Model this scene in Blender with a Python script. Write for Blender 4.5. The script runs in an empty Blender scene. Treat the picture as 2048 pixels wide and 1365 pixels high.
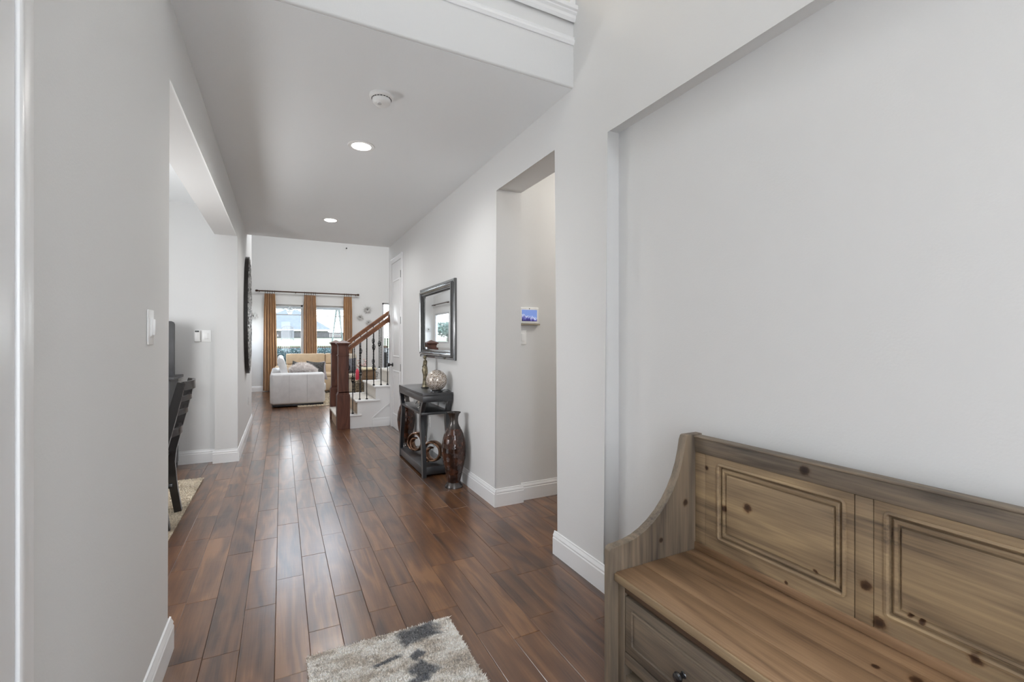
import bpy, bmesh, math, random
from mathutils import Vector, Matrix
random.seed(7)
PI = math.pi
scene = bpy.context.scene
COL = scene.collection

# ------------------------------------------------------------------ camera
TH = math.atan((1024 - 563) / 910.0)
cam_d = bpy.data.cameras.new('camera'); cam = bpy.data.objects.new('camera', cam_d); COL.objects.link(cam)
cam.location = (0, 0, 1.3); cam.rotation_euler = (PI / 2, 0, -TH)
cam_d.sensor_width = 36; cam_d.lens = 910 / 2048 * 36; cam_d.shift_y = -0.00073
cam_d.clip_start = 0.02; cam_d.clip_end = 400
scene.camera = cam
# ------------------------------------------------------------------ view, world, sun, big lights
scene.view_settings.view_transform = 'Standard'; scene.view_settings.look = 'None'
scene.view_settings.gamma = 1.0; scene.view_settings.use_curve_mapping = False
scene.view_settings.exposure = 0.30
scene.cycles.max_bounces = 8; scene.cycles.diffuse_bounces = 5; scene.cycles.glossy_bounces = 4
scene.cycles.sample_clamp_indirect = 6.0; scene.cycles.use_adaptive_sampling = True; scene.cycles.adaptive_threshold = 0.03
scene.cycles.caustics_reflective = False; scene.cycles.caustics_refractive = False
world = bpy.data.worlds.new('sky'); scene.world = world; world.use_nodes = True
wn = world.node_tree.nodes; wl = world.node_tree.links
bgn = wn['Background']; tcw = wn.new('ShaderNodeTexCoord'); sepw = wn.new('ShaderNodeSeparateXYZ')
rw = wn.new('ShaderNodeValToRGB')
wl.new(tcw.outputs['Generated'], sepw.inputs[0]); wl.new(sepw.outputs['Z'], rw.inputs[0])
rw.color_ramp.elements[0].position = 0.0; rw.color_ramp.elements[0].color = (0.95, 0.97, 1, 1)
rw.color_ramp.elements[1].position = 0.6; rw.color_ramp.elements[1].color = (0.70, 0.83, 1, 1)
wl.new(rw.outputs[0], bgn.inputs['Color']); bgn.inputs['Strength'].default_value = 8.5
YF_ = 13.15

def lamp(name, kind, loc, energy, color=(1, 1, 1), rot=(0, 0, 0), size=1, size_y=None, **kw):
    d = bpy.data.lights.new(name, kind); o = bpy.data.objects.new(name, d); COL.objects.link(o)
    o.location = loc; o.rotation_euler = rot; d.energy = energy; d.color = color
    if kind == 'AREA':
        d.size = size
        if size_y: d.shape = 'RECTANGLE'; d.size_y = size_y
    for k, v in kw.items(): setattr(d, k, v)
    return o
lamp('sun', 'SUN', (0, 20, 20), 1.5, (1, 0.96, 0.9), (math.radians(38), math.radians(30), 0), angle=0.01)
# the openings through which the sky lights the rooms (portals only steer the sampling, they emit nothing)
def portal(loc, rot, w, h):
    o = lamp('daylight_portal', 'AREA', loc, 1, (1, 1, 1), rot, w, h); o.data.cycles.is_portal = True
portal((0.22, -0.98, 1.2), (PI / 2, 0, 0), 0.4, 2.2)
portal((0.5, -0.98, 4.0), (PI / 2, 0, 0), 0.6, 0.9)
portal((-3.78, 3.2, 1.6), (0, -PI / 2, 0), 1.2, 1.1)
portal((0.13, YF_ + 0.14, 1.26), (-PI / 2, 0, 0), 0.74, 1.92); portal((1.175, YF_ + 0.14, 1.26), (-PI / 2, 0, 0), 0.77, 1.92)
portal((0.13, YF_ + 0.14, 4.65), (-PI / 2, 0, 0), 0.74, 1.2); portal((1.175, YF_ + 0.14, 4.65), (-PI / 2, 0, 0), 0.77, 1.2)
# unseen fill lights, added to brighten living room, dining room, entrance and foyer
lamp('living_fill_light', 'AREA', (1.6, 9.4, 4.9), 118, (0.98, 0.99, 1), (0, 0, 0), 2.0, 2.0)  # added area fill high in the living room, no fixture modelled
lamp('dining_fill_light', 'POINT', (-1.4, 3.9, 1.45), 44, (0.97, 0.985, 1), shadow_soft_size=0.25)  # added, unseen: lifts the hall ceiling through the dining opening
lamp('entrance_fill_light', 'POINT', (1.30, -0.72, 1.55), 9.5, (0.98, 0.99, 1), shadow_soft_size=0.12)  # added pair behind the camera, soft fill for hall ceiling and walls
lamp('entrance_fill_light', 'POINT', (-0.27, -0.72, 1.55), 9.5, (0.98, 0.99, 1), shadow_soft_size=0.12)  # second of the added fill pair
lamp('foyer_fill_light', 'POINT', (0.5, 0.7, 4.3), 11, (1, 0.985, 0.96), shadow_soft_size=0.2)  # added overhead fill for the header and upper foyer walls

# ------------------------------------------------------------------ materials
MATS = {}
def nodes(name):
    m = bpy.data.materials.new(name); m.use_nodes = True
    n = m.node_tree.nodes; l = m.node_tree.links
    return m, n, l, n['Principled BSDF']
def M(name, col, rough=0.5, metal=0.0, var=0.0, vscale=8.0, bump=0.0, bscale=60.0, spec=0.5, coat=0.0, sheen=0.0, col2=None, stretch=None, emit=0.0):
    if name in MATS: return MATS[name]
    m, n, l, p = nodes(name)
    p.inputs['Base Color'].default_value = (*col, 1); p.inputs['Roughness'].default_value = rough
    p.inputs['Metallic'].default_value = metal; p.inputs['Specular IOR Level'].default_value = spec
    p.inputs['Coat Weight'].default_value = coat; p.inputs['Sheen Weight'].default_value = sheen
    if emit: p.inputs['Emission Color'].default_value = (*col, 1); p.inputs['Emission Strength'].default_value = emit
    tc = n.new('ShaderNodeTexCoord'); mp = n.new('ShaderNodeMapping'); l.new(tc.outputs['Object'], mp.inputs[0])
    if stretch: mp.inputs['Scale'].default_value = stretch
    if var or col2:
        nz = n.new('ShaderNodeTexNoise'); nz.inputs['Scale'].default_value = vscale; nz.inputs['Detail'].default_value = 5
        l.new(mp.outputs[0], nz.inputs[0]); rp = n.new('ShaderNodeValToRGB'); l.new(nz.outputs[0], rp.inputs[0])
        a = tuple(max(0, c * (1 - var)) for c in col); b = col2 if col2 else tuple(min(1, c * (1 + var)) for c in col)
        rp.color_ramp.elements[0].position = 0.35; rp.color_ramp.elements[1].position = 0.65
        rp.color_ramp.elements[0].color = (*a, 1); rp.color_ramp.elements[1].color = (*b, 1)
        l.new(rp.outputs[0], p.inputs['Base Color'])
    if bump:
        nb = n.new('ShaderNodeTexNoise'); nb.inputs['Scale'].default_value = bscale; nb.inputs['Detail'].default_value = 3
        l.new(mp.outputs[0], nb.inputs[0]); bp = n.new('ShaderNodeBump'); bp.inputs['Strength'].default_value = bump
        bp.inputs['Distance'].default_value = 0.004; l.new(nb.outputs[0], bp.inputs['Height']); l.new(bp.outputs[0], p.inputs['Normal'])
    MATS[name] = m; return m

def WOOD(name, cols, axis, rough=0.5, gs=1.0, knots=(), kplane='yz', bump=0.15, coat=0.0, tone=False, big=1.0):
    """grained wood: cols dark->light, axis of the grain, knots at (a, b, r) in object coordinates of plane kplane"""
    m, n, l, p = nodes(name)
    p.inputs['Roughness'].default_value = rough; p.inputs['Coat Weight'].default_value = coat; p.inputs['Coat Roughness'].default_value = 0.23
    tc = n.new('ShaderNodeTexCoord'); vec = tc.outputs['Object']
    if tone:
        at = n.new('ShaderNodeAttribute'); at.attribute_name = 'tone'
        cb = n.new('ShaderNodeCombineXYZ')
        mm = n.new('ShaderNodeMath'); mm.operation = 'MULTIPLY'; mm.inputs[1].default_value = 57.0
        l.new(at.outputs['Fac'], mm.inputs[0]); l.new(mm.outputs[0], cb.inputs[0]); l.new(mm.outputs[0], cb.inputs[1]); l.new(mm.outputs[0], cb.inputs[2])
        ad = n.new('ShaderNodeVectorMath'); ad.operation = 'ADD'; l.new(vec, ad.inputs[0]); l.new(cb.outputs[0], ad.inputs[1]); vec = ad.outputs[0]
    ai = 'xyz'.index(axis)
    def noise(along, across, detail, dist=0.0):
        mp = n.new('ShaderNodeMapping'); s = [across * gs] * 3; s[ai] = along * gs; mp.inputs['Scale'].default_value = s
        l.new(vec, mp.inputs[0]); z = n.new('ShaderNodeTexNoise'); z.inputs['Scale'].default_value = 1.0
        z.inputs['Detail'].default_value = detail; z.inputs['Distortion'].default_value = dist; l.new(mp.outputs[0], z.inputs[0]); return z.outputs[0]
    g1 = noise(1.6 * big, 13 * big, 6, 1.2); g2 = noise(5, 150, 3); g3 = noise(1.5, 4, 3)
    # rings: sine of the big noise gives cathedral grain
    ms = n.new('ShaderNodeMath'); ms.operation = 'MULTIPLY'; ms.inputs[1].default_value = 42.0; l.new(noise(0.7 * big, 5 * big, 2, 0.4), ms.inputs[0])
    sn = n.new('ShaderNodeMath'); sn.operation = 'SINE'; l.new(ms.outputs[0], sn.inputs[0])
    mr = n.new('ShaderNodeMapRange'); mr.inputs['From Min'].default_value = -1; mr.inputs['From Max'].default_value = 1
    amp = 0.075 if tone else 0.055
    mr.inputs['To Min'].default_value = -amp; mr.inputs['To Max'].default_value = amp; l.new(sn.outputs[0], mr.inputs['Value'])
    mx = n.new('ShaderNodeMix'); mx.data_type = 'FLOAT'; mx.inputs[0].default_value = 0.42; l.new(g1, mx.inputs[2]); l.new(g2, mx.inputs[3])
    mx2 = n.new('ShaderNodeMix'); mx2.data_type = 'FLOAT'; mx2.inputs[0].default_value = 0.42 if tone else 0.35; l.new(mx.outputs[0], mx2.inputs[2]); l.new(g3, mx2.inputs[3])
    sm = n.new('ShaderNodeMath'); sm.operation = 'ADD'; l.new(mx2.outputs[0], sm.inputs[0]); l.new(mr.outputs[0], sm.inputs[1])
    fac = sm.outputs[0]
    if tone:
        t2 = n.new('ShaderNodeMapRange'); t2.inputs['To Min'].default_value = -0.085; t2.inputs['To Max'].default_value = 0.085
        l.new(at.outputs['Fac'], t2.inputs['Value']); s2 = n.new('ShaderNodeMath'); s2.operation = 'ADD'; l.new(fac, s2.inputs[0]); l.new(t2.outputs[0], s2.inputs[1]); fac = s2.outputs[0]
    rp = n.new('ShaderNodeValToRGB'); l.new(fac, rp.inputs[0]); cr = rp.color_ramp
    k = len(cols); cr.elements[0].position = 0.33; cr.elements[0].color = (*cols[0], 1); cr.elements[1].position = 0.68; cr.elements[1].color = (*cols[-1], 1)
    for i in range(1, k - 1):
        e = cr.elements.new(0.33 + 0.35 * i / (k - 1)); e.color = (*cols[i], 1)
    out = rp.outputs[0]
    if knots:
        sp = n.new('ShaderNodeSeparateXYZ'); l.new(tc.outputs['Object'], sp.inputs[0])
        cb = n.new('ShaderNodeCombineXYZ'); l.new(sp.outputs[kplane[0].upper()], cb.inputs[0]); l.new(sp.outputs[kplane[1].upper()], cb.inputs[1])
        nw = n.new('ShaderNodeTexNoise'); nw.inputs['Scale'].default_value = 60; l.new(tc.outputs['Object'], nw.inputs[0])
        cur = None
        for (a, b, r) in knots:
            sb = n.new('ShaderNodeVectorMath'); sb.operation = 'DISTANCE'; l.new(cb.outputs[0], sb.inputs[0]); sb.inputs[1].default_value = (a, b, 0)
            dv = n.new('ShaderNodeMath'); dv.operation = 'DIVIDE'; l.new(sb.outputs['Value'], dv.inputs[0]); dv.inputs[1].default_value = r
            if cur is None: cur = dv.outputs[0]
            else:
                mn = n.new('ShaderNodeMath'); mn.operation = 'MINIMUM'; l.new(cur, mn.inputs[0]); l.new(dv.outputs[0], mn.inputs[1]); cur = mn.outputs[0]
        aw = n.new('ShaderNodeMath'); aw.operation = 'MULTIPLY_ADD'; l.new(nw.outputs[0], aw.inputs[0]); aw.inputs[1].default_value = 0.7; l.new(cur, aw.inputs[2])
        kr = n.new('ShaderNodeValToRGB'); l.new(aw.outputs[0], kr.inputs[0]); e = kr.color_ramp.elements
        e[0].position = 0.45; e[0].color = (0.14, 0.085, 0.06, 1); e[1].position = 1.0; e[1].color = (1, 1, 1, 1)
        kr.color_ramp.elements.new(0.66).color = (0.30, 0.21, 0.16, 1); kr.color_ramp.elements.new(0.80).color = (0.82, 0.76, 0.70, 1)
        dvv = n.new('ShaderNodeMath'); dvv.operation = 'MULTIPLY'; l.new(aw.outputs[0], dvv.inputs[0]); dvv.inputs[1].default_value = 0.7; l.new(dvv.outputs[0], kr.inputs[0])
        mk = n.new('ShaderNodeMix'); mk.data_type = 'RGBA'; mk.blend_type = 'MULTIPLY'; mk.inputs[0].default_value = 1.0
        l.new(out, mk.inputs[6]); l.new(kr.outputs[0], mk.inputs[7]); out = mk.outputs[2]
    l.new(out, p.inputs['Base Color'])
    bp = n.new('ShaderNodeBump'); bp.inputs['Strength'].default_value = bump; bp.inputs['Distance'].default_value = 0.003
    hb = fac
    if tone:   # hand-scraped ripples across the boards
        rz = noise(16, 5, 2); mh = n.new('ShaderNodeMath'); mh.operation = 'MULTIPLY_ADD'; l.new(rz, mh.inputs[0]); mh.inputs[1].default_value = 2.2; l.new(fac, mh.inputs[2]); hb = mh.outputs[0]
    l.new(hb, bp.inputs['Height']); l.new(bp.outputs[0], p.inputs['Normal'])
    if tone: l.new(bp.outputs[0], p.inputs['Coat Normal'])
    MATS[name] = m; return m

m_wall = M('wall_paint', (0.735, 0.733, 0.726), 0.75, bump=0.10, bscale=140, spec=0.3)
m_ceil = M('ceiling_paint', (0.905, 0.93, 0.945), 0.85, bump=0.10, bscale=90, spec=0.2)
m_trim = M('white_trim_paint', (0.86, 0.86, 0.86), 0.35)
m_door = M('white_door_paint', (0.84, 0.84, 0.84), 0.32)
m_loft = M('loft_cream_paint', (0.66, 0.56, 0.36), 0.8)
m_floor = WOOD('floor_hickory', [(0.052, 0.020, 0.008), (0.115, 0.047, 0.018), (0.155, 0.066, 0.025), (0.235, 0.108, 0.042)], 'y', rough=0.30, gs=1.0, bump=0.10, coat=0.85, tone=True)
m_sub = M('subfloor_dark', (0.03, 0.015, 0.01), 0.6)
PINE = [(0.09, 0.064, 0.044), (0.22, 0.155, 0.095), (0.31, 0.22, 0.13), (0.43, 0.31, 0.175)]
PINEG = [(0.075, 0.06, 0.048), (0.16, 0.125, 0.092), (0.22, 0.17, 0.12), (0.28, 0.21, 0.145)]
SEATC = [(0.13, 0.075, 0.042), (0.245, 0.148, 0.082), (0.31, 0.19, 0.106), (0.39, 0.245, 0.14)]
m_oak = WOOD('newel_oak', [(0.045, 0.014, 0.008), (0.11, 0.036, 0.021), (0.18, 0.066, 0.038)], 'z', 0.5, gs=1.2, bump=0.1, coat=0.0)
m_rail = WOOD('handrail_oak', [(0.11, 0.037, 0.015), (0.21, 0.08, 0.033), (0.31, 0.13, 0.056)], 'x', 0.3, gs=1.2, bump=0.08, coat=0.2)
m_iron = M('black_iron', (0.012, 0.012, 0.013), 0.45, 0.6)
m_black = M('black_lacquer', (0.010, 0.011, 0.014), 0.38, coat=0.8)
m_black.node_tree.nodes['Principled BSDF'].inputs['IOR'].default_value = 1.6; m_black.node_tree.nodes['Principled BSDF'].inputs['Coat Roughness'].default_value = 0.3
m_blackw = M('black_stained_wood', (0.014, 0.011, 0.010), 0.3, coat=0.3, var=0.3)
m_carpet = M('stair_carpet', (0.72, 0.68, 0.62), 0.95, bump=0.6, bscale=260, var=0.1, vscale=40, sheen=0.3)
m_tancarpet = M('stair_riser_carpet', (0.62, 0.49, 0.37), 0.95, bump=0.6, bscale=260, var=0.1, vscale=40)
m_chrome = M('satin_nickel', (0.45, 0.44, 0.42), 0.25, 1.0)
m_darkm = M('dark_metal', (0.05, 0.05, 0.052), 0.3, 0.9)
m_plast = M('white_plastic', (0.88, 0.88, 0.87), 0.3)
m_mirror = M('mirror_silver', (0.92, 0.93, 0.93), 0.02, 1.0)

def glassm():
    m, n, l, p = nodes('window_glass')
    out = n['Material Output']; tr = n.new('ShaderNodeBsdfTransparent'); gl = n.new('ShaderNodeBsdfGlossy'); gl.inputs['Roughness'].default_value = 0.02
    lwt = n.new('ShaderNodeLayerWeight'); lwt.inputs[0].default_value = 0.5; pw = n.new('ShaderNodeMath'); pw.operation = 'POWER'; pw.inputs[1].default_value = 4.0; l.new(lwt.outputs['Facing'], pw.inputs[0])
    fr = n.new('ShaderNodeMath'); fr.operation = 'MULTIPLY_ADD'; fr.inputs[1].default_value = 0.5; fr.inputs[2].default_value = 0.012; l.new(pw.outputs[0], fr.inputs[0]); mx = n.new('ShaderNodeMixShader')
    tr.inputs[0].default_value = (0.97, 0.98, 0.98, 1)
    l.new(fr.outputs[0], mx.inputs[0]); l.new(tr.outputs[0], mx.inputs[1]); l.new(gl.outputs[0], mx.inputs[2]); l.new(mx.outputs[0], out.inputs[0]); return m
m_glass = glassm()

# ------------------------------------------------------------------ helpers
def wloc(o):
    v = Vector((0, 0, 0))
    while o: v += o.location; o = o.parent
    return v
class B:
    def __init__(s): s.bm = bmesh.new()
    def _new(s, f):
        old = set(s.bm.verts); f(); return [v for v in s.bm.verts if v not in old]
    def box(s, x0, x1, y0, y1, z0, z1, bev=0, seg=2):
        bm = s.bm
        vs = [bm.verts.new((x, y, z)) for x in (x0, x1) for y in (y0, y1) for z in (z0, z1)]
        fs = [bm.faces.new([vs[i] for i in f]) for f in ((0, 1, 3, 2), (4, 6, 7, 5), (0, 4, 5, 1), (2, 3, 7, 6), (0, 2, 6, 4), (1, 5, 7, 3))]
        if bev:
            es = list({e for f in fs for e in f.edges})
            bmesh.ops.bevel(bm, geom=es, offset=bev, segments=seg, profile=0.5, affect='EDGES')
        return s
    def poly(s, pts, ax, a, b, bev=0, seg=2):
        bm = s.bm
        def P(p, t): return {'x': (t, p[0], p[1]), 'y': (p[0], t, p[1]), 'z': (p[0], p[1], t)}[ax]
        A = [bm.verts.new(P(p, a)) for p in pts]; C = [bm.verts.new(P(p, b)) for p in pts]
        n = len(pts); fs = [bm.faces.new(A), bm.faces.new(C[::-1])]
        for i in range(n): fs.append(bm.faces.new((A[i], C[i], C[(i + 1) % n], A[(i + 1) % n])))
        if bev:
            es = [e for f in fs[:2] for e in f.edges]
            bmesh.ops.bevel(bm, geom=es, offset=bev, segments=seg, profile=0.5, affect='EDGES')
        return s
    def lathe(s, prof, c=(0, 0, 0), seg=24, axis='z', sx=1, sy=1):
        bm = s.bm; rings = []
        def P(x, y, z):
            if axis == 'z': q = (x, y, z)
            elif axis == 'x': q = (z, x, y)
            else: q = (x, z, y)
            return (c[0] + q[0], c[1] + q[1], c[2] + q[2])
        for r, z in prof:
            if r < 1e-6: rings.append([bm.verts.new(P(0, 0, z))])
            else: rings.append([bm.verts.new(P(r * sx * math.cos(2 * PI * i / seg), r * sy * math.sin(2 * PI * i / seg), z)) for i in range(seg)])
        for a, b in zip(rings, rings[1:]):
            for i in range(seg):
                j = (i + 1) % seg
                if len(a) == 1 and len(b) == 1: continue
                if len(a) == 1: bm.faces.new((a[0], b[j], b[i]))
                elif len(b) == 1: bm.faces.new((a[i], a[j], b[0]))
                else: bm.faces.new((a[i], a[j], b[j], b[i]))
        if len(rings[0]) > 1: bm.faces.new(rings[0][::-1])
        if len(rings[-1]) > 1: bm.faces.new(rings[-1])
        return s
    def loft(s, rings, cap=True, closed=False):
        bm = s.bm; R = [[bm.verts.new(p) for p in r] for r in rings]; k = len(R[0])
        pairs = list(zip(R, R[1:])) + ([(R[-1], R[0])] if closed else [])
        for a, b in pairs:
            for i in range(k): bm.faces.new((a[i], a[(i + 1) % k], b[(i + 1) % k], b[i]))
        if cap and not closed: bm.faces.new(R[0][::-1]); bm.faces.new(R[-1])
        return s
    def tube(s, path, r, seg=8, closed=False, flat=1.0, up=None):
        path = [Vector(p) for p in path]; n = len(path); rings = []
        u = None
        for i, p in enumerate(path):
            if closed: t = path[(i + 1) % n] - path[i - 1]
            else: t = path[min(i + 1, n - 1)] - path[max(i - 1, 0)]
            t.normalize()
            if up is not None: u = Vector(up)
            elif u is None: u = Vector((0, 0, 1)) if abs(t.z) < 0.9 else Vector((1, 0, 0))
            u = (u - t * u.dot(t)).normalized(); w = t.cross(u)
            rr = r[i] if isinstance(r, (list, tuple)) else r
            rings.append([p + (u * math.cos(2 * PI * k / seg) * rr + w * math.sin(2 * PI * k / seg) * rr * flat) for k in range(seg)])
        return s.loft(rings, closed=closed)
    def bar(s, path, w, h, up=(0, 0, 1), closed=False):
        """rectangular section swept along a path: w across, h along up"""
        path = [Vector(p) for p in path]; n = len(path); rings = []
        for i, p in enumerate(path):
            if closed: t = path[(i + 1) % n] - path[i - 1]
            else: t = path[min(i + 1, n - 1)] - path[max(i - 1, 0)]
            t.normalize(); u = Vector(up); u = (u - t * u.dot(t)).normalized(); v = t.cross(u)
            hh = h[i] if isinstance(h, (list, tuple)) else h; ww = w[i] if isinstance(w, (list, tuple)) else w
            rings.append([p + v * ww / 2 * a + u * hh / 2 * b for a, b in ((-1, -1), (1, -1), (1, 1), (-1, 1))])
        return s.loft(rings, closed=closed)
    def ball(s, c, r, seg=16, sc=(1, 1, 1)):
        f = lambda: bmesh.ops.create_uvsphere(s.bm, u_segments=seg, v_segments=max(6, seg // 2), radius=r)
        for v in s._new(f): v.co = Vector((v.co.x * sc[0] + c[0], v.co.y * sc[1] + c[1], v.co.z * sc[2] + c[2]))
        return s
    def faces(s, vs, fs):
        V = [s.bm.verts.new(v) for v in vs]
        for f in fs: s.bm.faces.new([V[i] for i in f])
        return s
    def squash(s):          # narrow the round medallion to its oval
        for v in s.bm.verts: v.co.y = mc[0] + (v.co.y - mc[0]) * OV
        return s
    def rot(s, ang, axis, center):
        bmesh.ops.rotate(s.bm, verts=s.bm.verts, cent=center, matrix=Matrix.Rotation(ang, 3, axis)); return s
    def done(s, name, mat, parent=None, smooth=True, label=None, kind=None, ang=35, cat=None, group=None, keep=False):
        bm = s.bm
        if not keep: bmesh.ops.recalc_face_normals(bm, faces=bm.faces)
        off = wloc(parent)
        if off.length: bmesh.ops.translate(bm, verts=bm.verts, vec=-off)
        me = bpy.data.meshes.new(name); bm.to_mesh(me); bm.free(); me.materials.append(mat)
        if smooth and len(me.polygons):
            me.shade_smooth(); me.set_sharp_from_angle(angle=math.radians(ang))
        o = bpy.data.objects.new(name, me); COL.objects.link(o)
        if parent: o.parent = parent
        if label: o['label'] = label
        if kind: o['kind'] = kind
        if cat: o['category'] = cat
        if group: o['group'] = group
        return o
def thing(name, label, cat, loc, group=None):
    o = bpy.data.objects.new(name, None); COL.objects.link(o); o.location = loc; o.empty_display_size = 0.1
    o['label'] = label; o['category'] = cat
    if group: o['group'] = group
    return o
def S(b, name, mat, label=None, parent=None, **kw):
    return b.done(name, mat, parent, label=label, kind=None if parent else 'structure', **kw)
def rrect(y0, y1, z0, z1, r, seg=4):
    pts = []
    for cx, cz, a0 in ((y1 - r, z1 - r, 0), (y0 + r, z1 - r, 90), (y0 + r, z0 + r, 180), (y1 - r, z0 + r, 270)):
        for i in range(seg + 1):
            a = math.radians(a0 + 90 * i / seg); pts.append((cx + r * math.cos(a), cz + r * math.sin(a)))
    return pts
def ringpanel(b, rect, x, steps, sgn=-1, r=0.0, fill=True, plane='x', seg=4, arch=0.0):
    """nested loops of a moulded panel on the plane x (normal sgn): steps = (inset, relief towards viewer)"""
    loops = []
    for ins, d in steps:
        y0, y1, z0, z1 = rect[0] + ins, rect[1] - ins, rect[2] + ins, rect[3] - ins
        pts = rrect(y0, y1, z0, z1, max(r - ins, 0.0005), seg)
        if arch:
            cy = (y0 + y1) / 2; hw = (y1 - y0) / 2
            pts = [(p[0], p[1] + (arch * (1 - ((p[0] - cy) / hw) ** 2) if p[1] > (z0 + z1) / 2 else 0)) for p in pts]
        loops.append([((x + sgn * d, p[0], p[1]) if plane == 'x' else (p[0], x + sgn * d, p[1])) for p in pts])
    b.loft(loops, cap=False)
    if fill:
        bm = b.bm; bm.verts.ensure_lookup_table(); k = len(loops[-1]); bm.faces.new(bm.verts[-k:])
    return b

XR, XL, HC = 1.49, -0.42, 2.745
YF = 13.15          # far wall of the living room
TOP = 5.4
# ================================================================== SETTING
# ---- walls with bullnose corners
def bull(b, test, r=0.018, seg=4):
    es = [e for e in b.bm.edges if test(e.verts[0].co, e.verts[1].co)]
    bmesh.ops.bevel(b.bm, geom=es, offset=r, segments=seg, profile=0.5, affect='EDGES'); return b
eq = lambda a, c: abs(a - c) < 1e-4
# left wall: entry part, cased-free opening to the dining room, hall part
b = B().poly([(-1.0, 0), (2.34, 0), (2.34, 2.42), (5.70, 2.42), (5.70, 0), (8.25, 0), (8.25, TOP), (-1.0, TOP)], 'x', XL, -0.63)
def tl(p, q):
    if not (eq(p.x, XL) and eq(q.x, XL)): return False
    return (eq(p.y, q.y) and p.y in () ) or (eq(p.y, q.y) and 2 < p.y) or (eq(p.z, 2.42) and eq(q.z, 2.42))
bull(b, tl); S(b, 'wall_left', m_wall, 'white hall wall with wide opening to the dining room')
# right wall, front layer (with the bench recess) and back layer
DO0, DO1, DOZ = 2.346, 3.225, 2.483
b = B().poly([(-1.0, 0), (-0.25, 0), (-0.25, 2.385), (1.875, 2.385), (1.875, 0), (DO0, 0), (DO0, DOZ), (DO1, DOZ), (DO1, 0), (7.2, 0), (7.2, TOP), (-1.0, TOP)], 'x', XR, 1.577)
def tr(p, q):
    if not (eq(p.x, XR) and eq(q.x, XR)): return False
    return (eq(p.y, q.y) and -0.9 < p.y) or (eq(p.z, q.z) and 1 < p.z < 3)
bull(b, tr)
b.poly([(-1.0, 0), (DO0, 0), (DO0, DOZ), (DO1, DOZ), (DO1, 0), (7.2, 0), (7.2, TOP), (-1.0, TOP)], 'x', 1.577, 1.715)
S(b, 'wall_right', m_wall, 'white hall wall with bench recess and doorway')
# far wall of the living room with window openings
UZ = (4.05, 5.25)      # upper row of windows of the two-storey room
W1 = (-0.24, 0.50, 0.30, 2.225); W2 = (0.79, 1.56, 0.30, 2.225); W3 = (2.545, 3.4, 0.30, 2.36)
b = B()
xs = [-1.17, W1[0], W1[1], W2[0], W2[1], W3[0], W3[1], 5.2]
for i in range(7):
    if i in (1, 3, 5):
        w = (W1, W2, W3)[i // 2]; b.box(w[0], w[1], YF, YF + 0.16, 0, w[2])
        if i < 5: b.box(w[0], w[1], YF, YF + 0.16, w[3], UZ[0]).box(w[0], w[1], YF, YF + 0.16, UZ[1], TOP)
        else: b.box(w[0], w[1], YF, YF + 0.16, w[3], TOP)
    else: b.box(xs[i], xs[i + 1], YF, YF + 0.16, 0, TOP)
S(b, 'wall_back', m_wall, 'tall white far wall of the living room with windows')
# living room left wall with a window, return wall
b = B(); LW = (11.75, 13.0, 1.22, 2.08)
b.box(-1.17, -1.09, 8.25, LW[0], 0, TOP).box(-1.17, -1.09, LW[1], YF, 0, TOP).box(-1.17, -1.09, LW[0], LW[1], 0, LW[2]).box(-1.17, -1.09, LW[0], LW[1], LW[3], TOP)
b.box(-1.17, -0.63, 8.1, 8.25, 0, TOP)
S(b, 'wall_living_left', m_wall)
b = B().box(5.2, 5.35, 7.2, YF + 0.16, 0, TOP).box(1.715, 5.35, 7.08, 7.2, 0, TOP); S(b, 'wall_living_right', m_wall)
# dining room shell
b = B().box(-3.8, -0.63, 5.80, 5.95, 0, 3.0); S(b, 'wall_dining_back', m_wall)
b = B().box(-3.8, -3.65, 0.6, 2.65, 0, 3.0).box(-3.8, -3.65, 3.75, 5.8, 0, 3.0).box(-3.8, -3.65, 2.65, 3.75, 0, 1.0).box(-3.8, -3.65, 2.65, 3.75, 2.2, 3.0); S(b, 'wall_dining_left', m_wall)
b = B().box(-3.8, -0.63, 0.6, 0.75, 0, 3.0); S(b, 'wall_dining_front', m_wall)
# side passage behind the right doorway
b = B().box(1.715, 3.6, 3.265, 3.4, 0, 3.0); S(b, 'wall_passage_back', m_wall)
b = B().box(3.6, 3.75, 1.0, 3.4, 0, 3.0).box(1.715, 3.6, 0.85, 1.0, 0, 3.0); S(b, 'wall_passage_right', m_wall)
# front wall behind the camera with entrance opening and tall window
b = B().box(-0.42, 0.0, -1.0, -0.85, 0, 3.55).box(0.42, 1.577, -1.0, -0.85, 0, 3.55).box(0.0, 0.42, -1.0, -0.85, 2.3, 3.55)
b.box(-0.42, 0.2, -1.0, -0.85, 3.55, 4.45).box(0.8, 1.577, -1.0, -0.85, 3.55, 4.45).box(-0.42, 1.577, -1.0, -0.85, 4.45, TOP)
S(b, 'wall_front', m_wall)
# upper hall header (edge of the upper floor) above the hall
b = B().box(XL, XR, 2.165, 2.29, HC, 3.16)
bull(b, lambda p, q: eq(p.y, 2.165) and eq(q.y, 2.165) and eq(p.z, HC) and eq(q.z, HC), 0.012)
S(b, 'wall_loft_header', m_wall)
b = B().box(XL, XR, 4.6, 4.75, 3.0, TOP); S(b, 'wall_loft_back', m_loft, 'cream wall of the upstairs loft')
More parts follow.
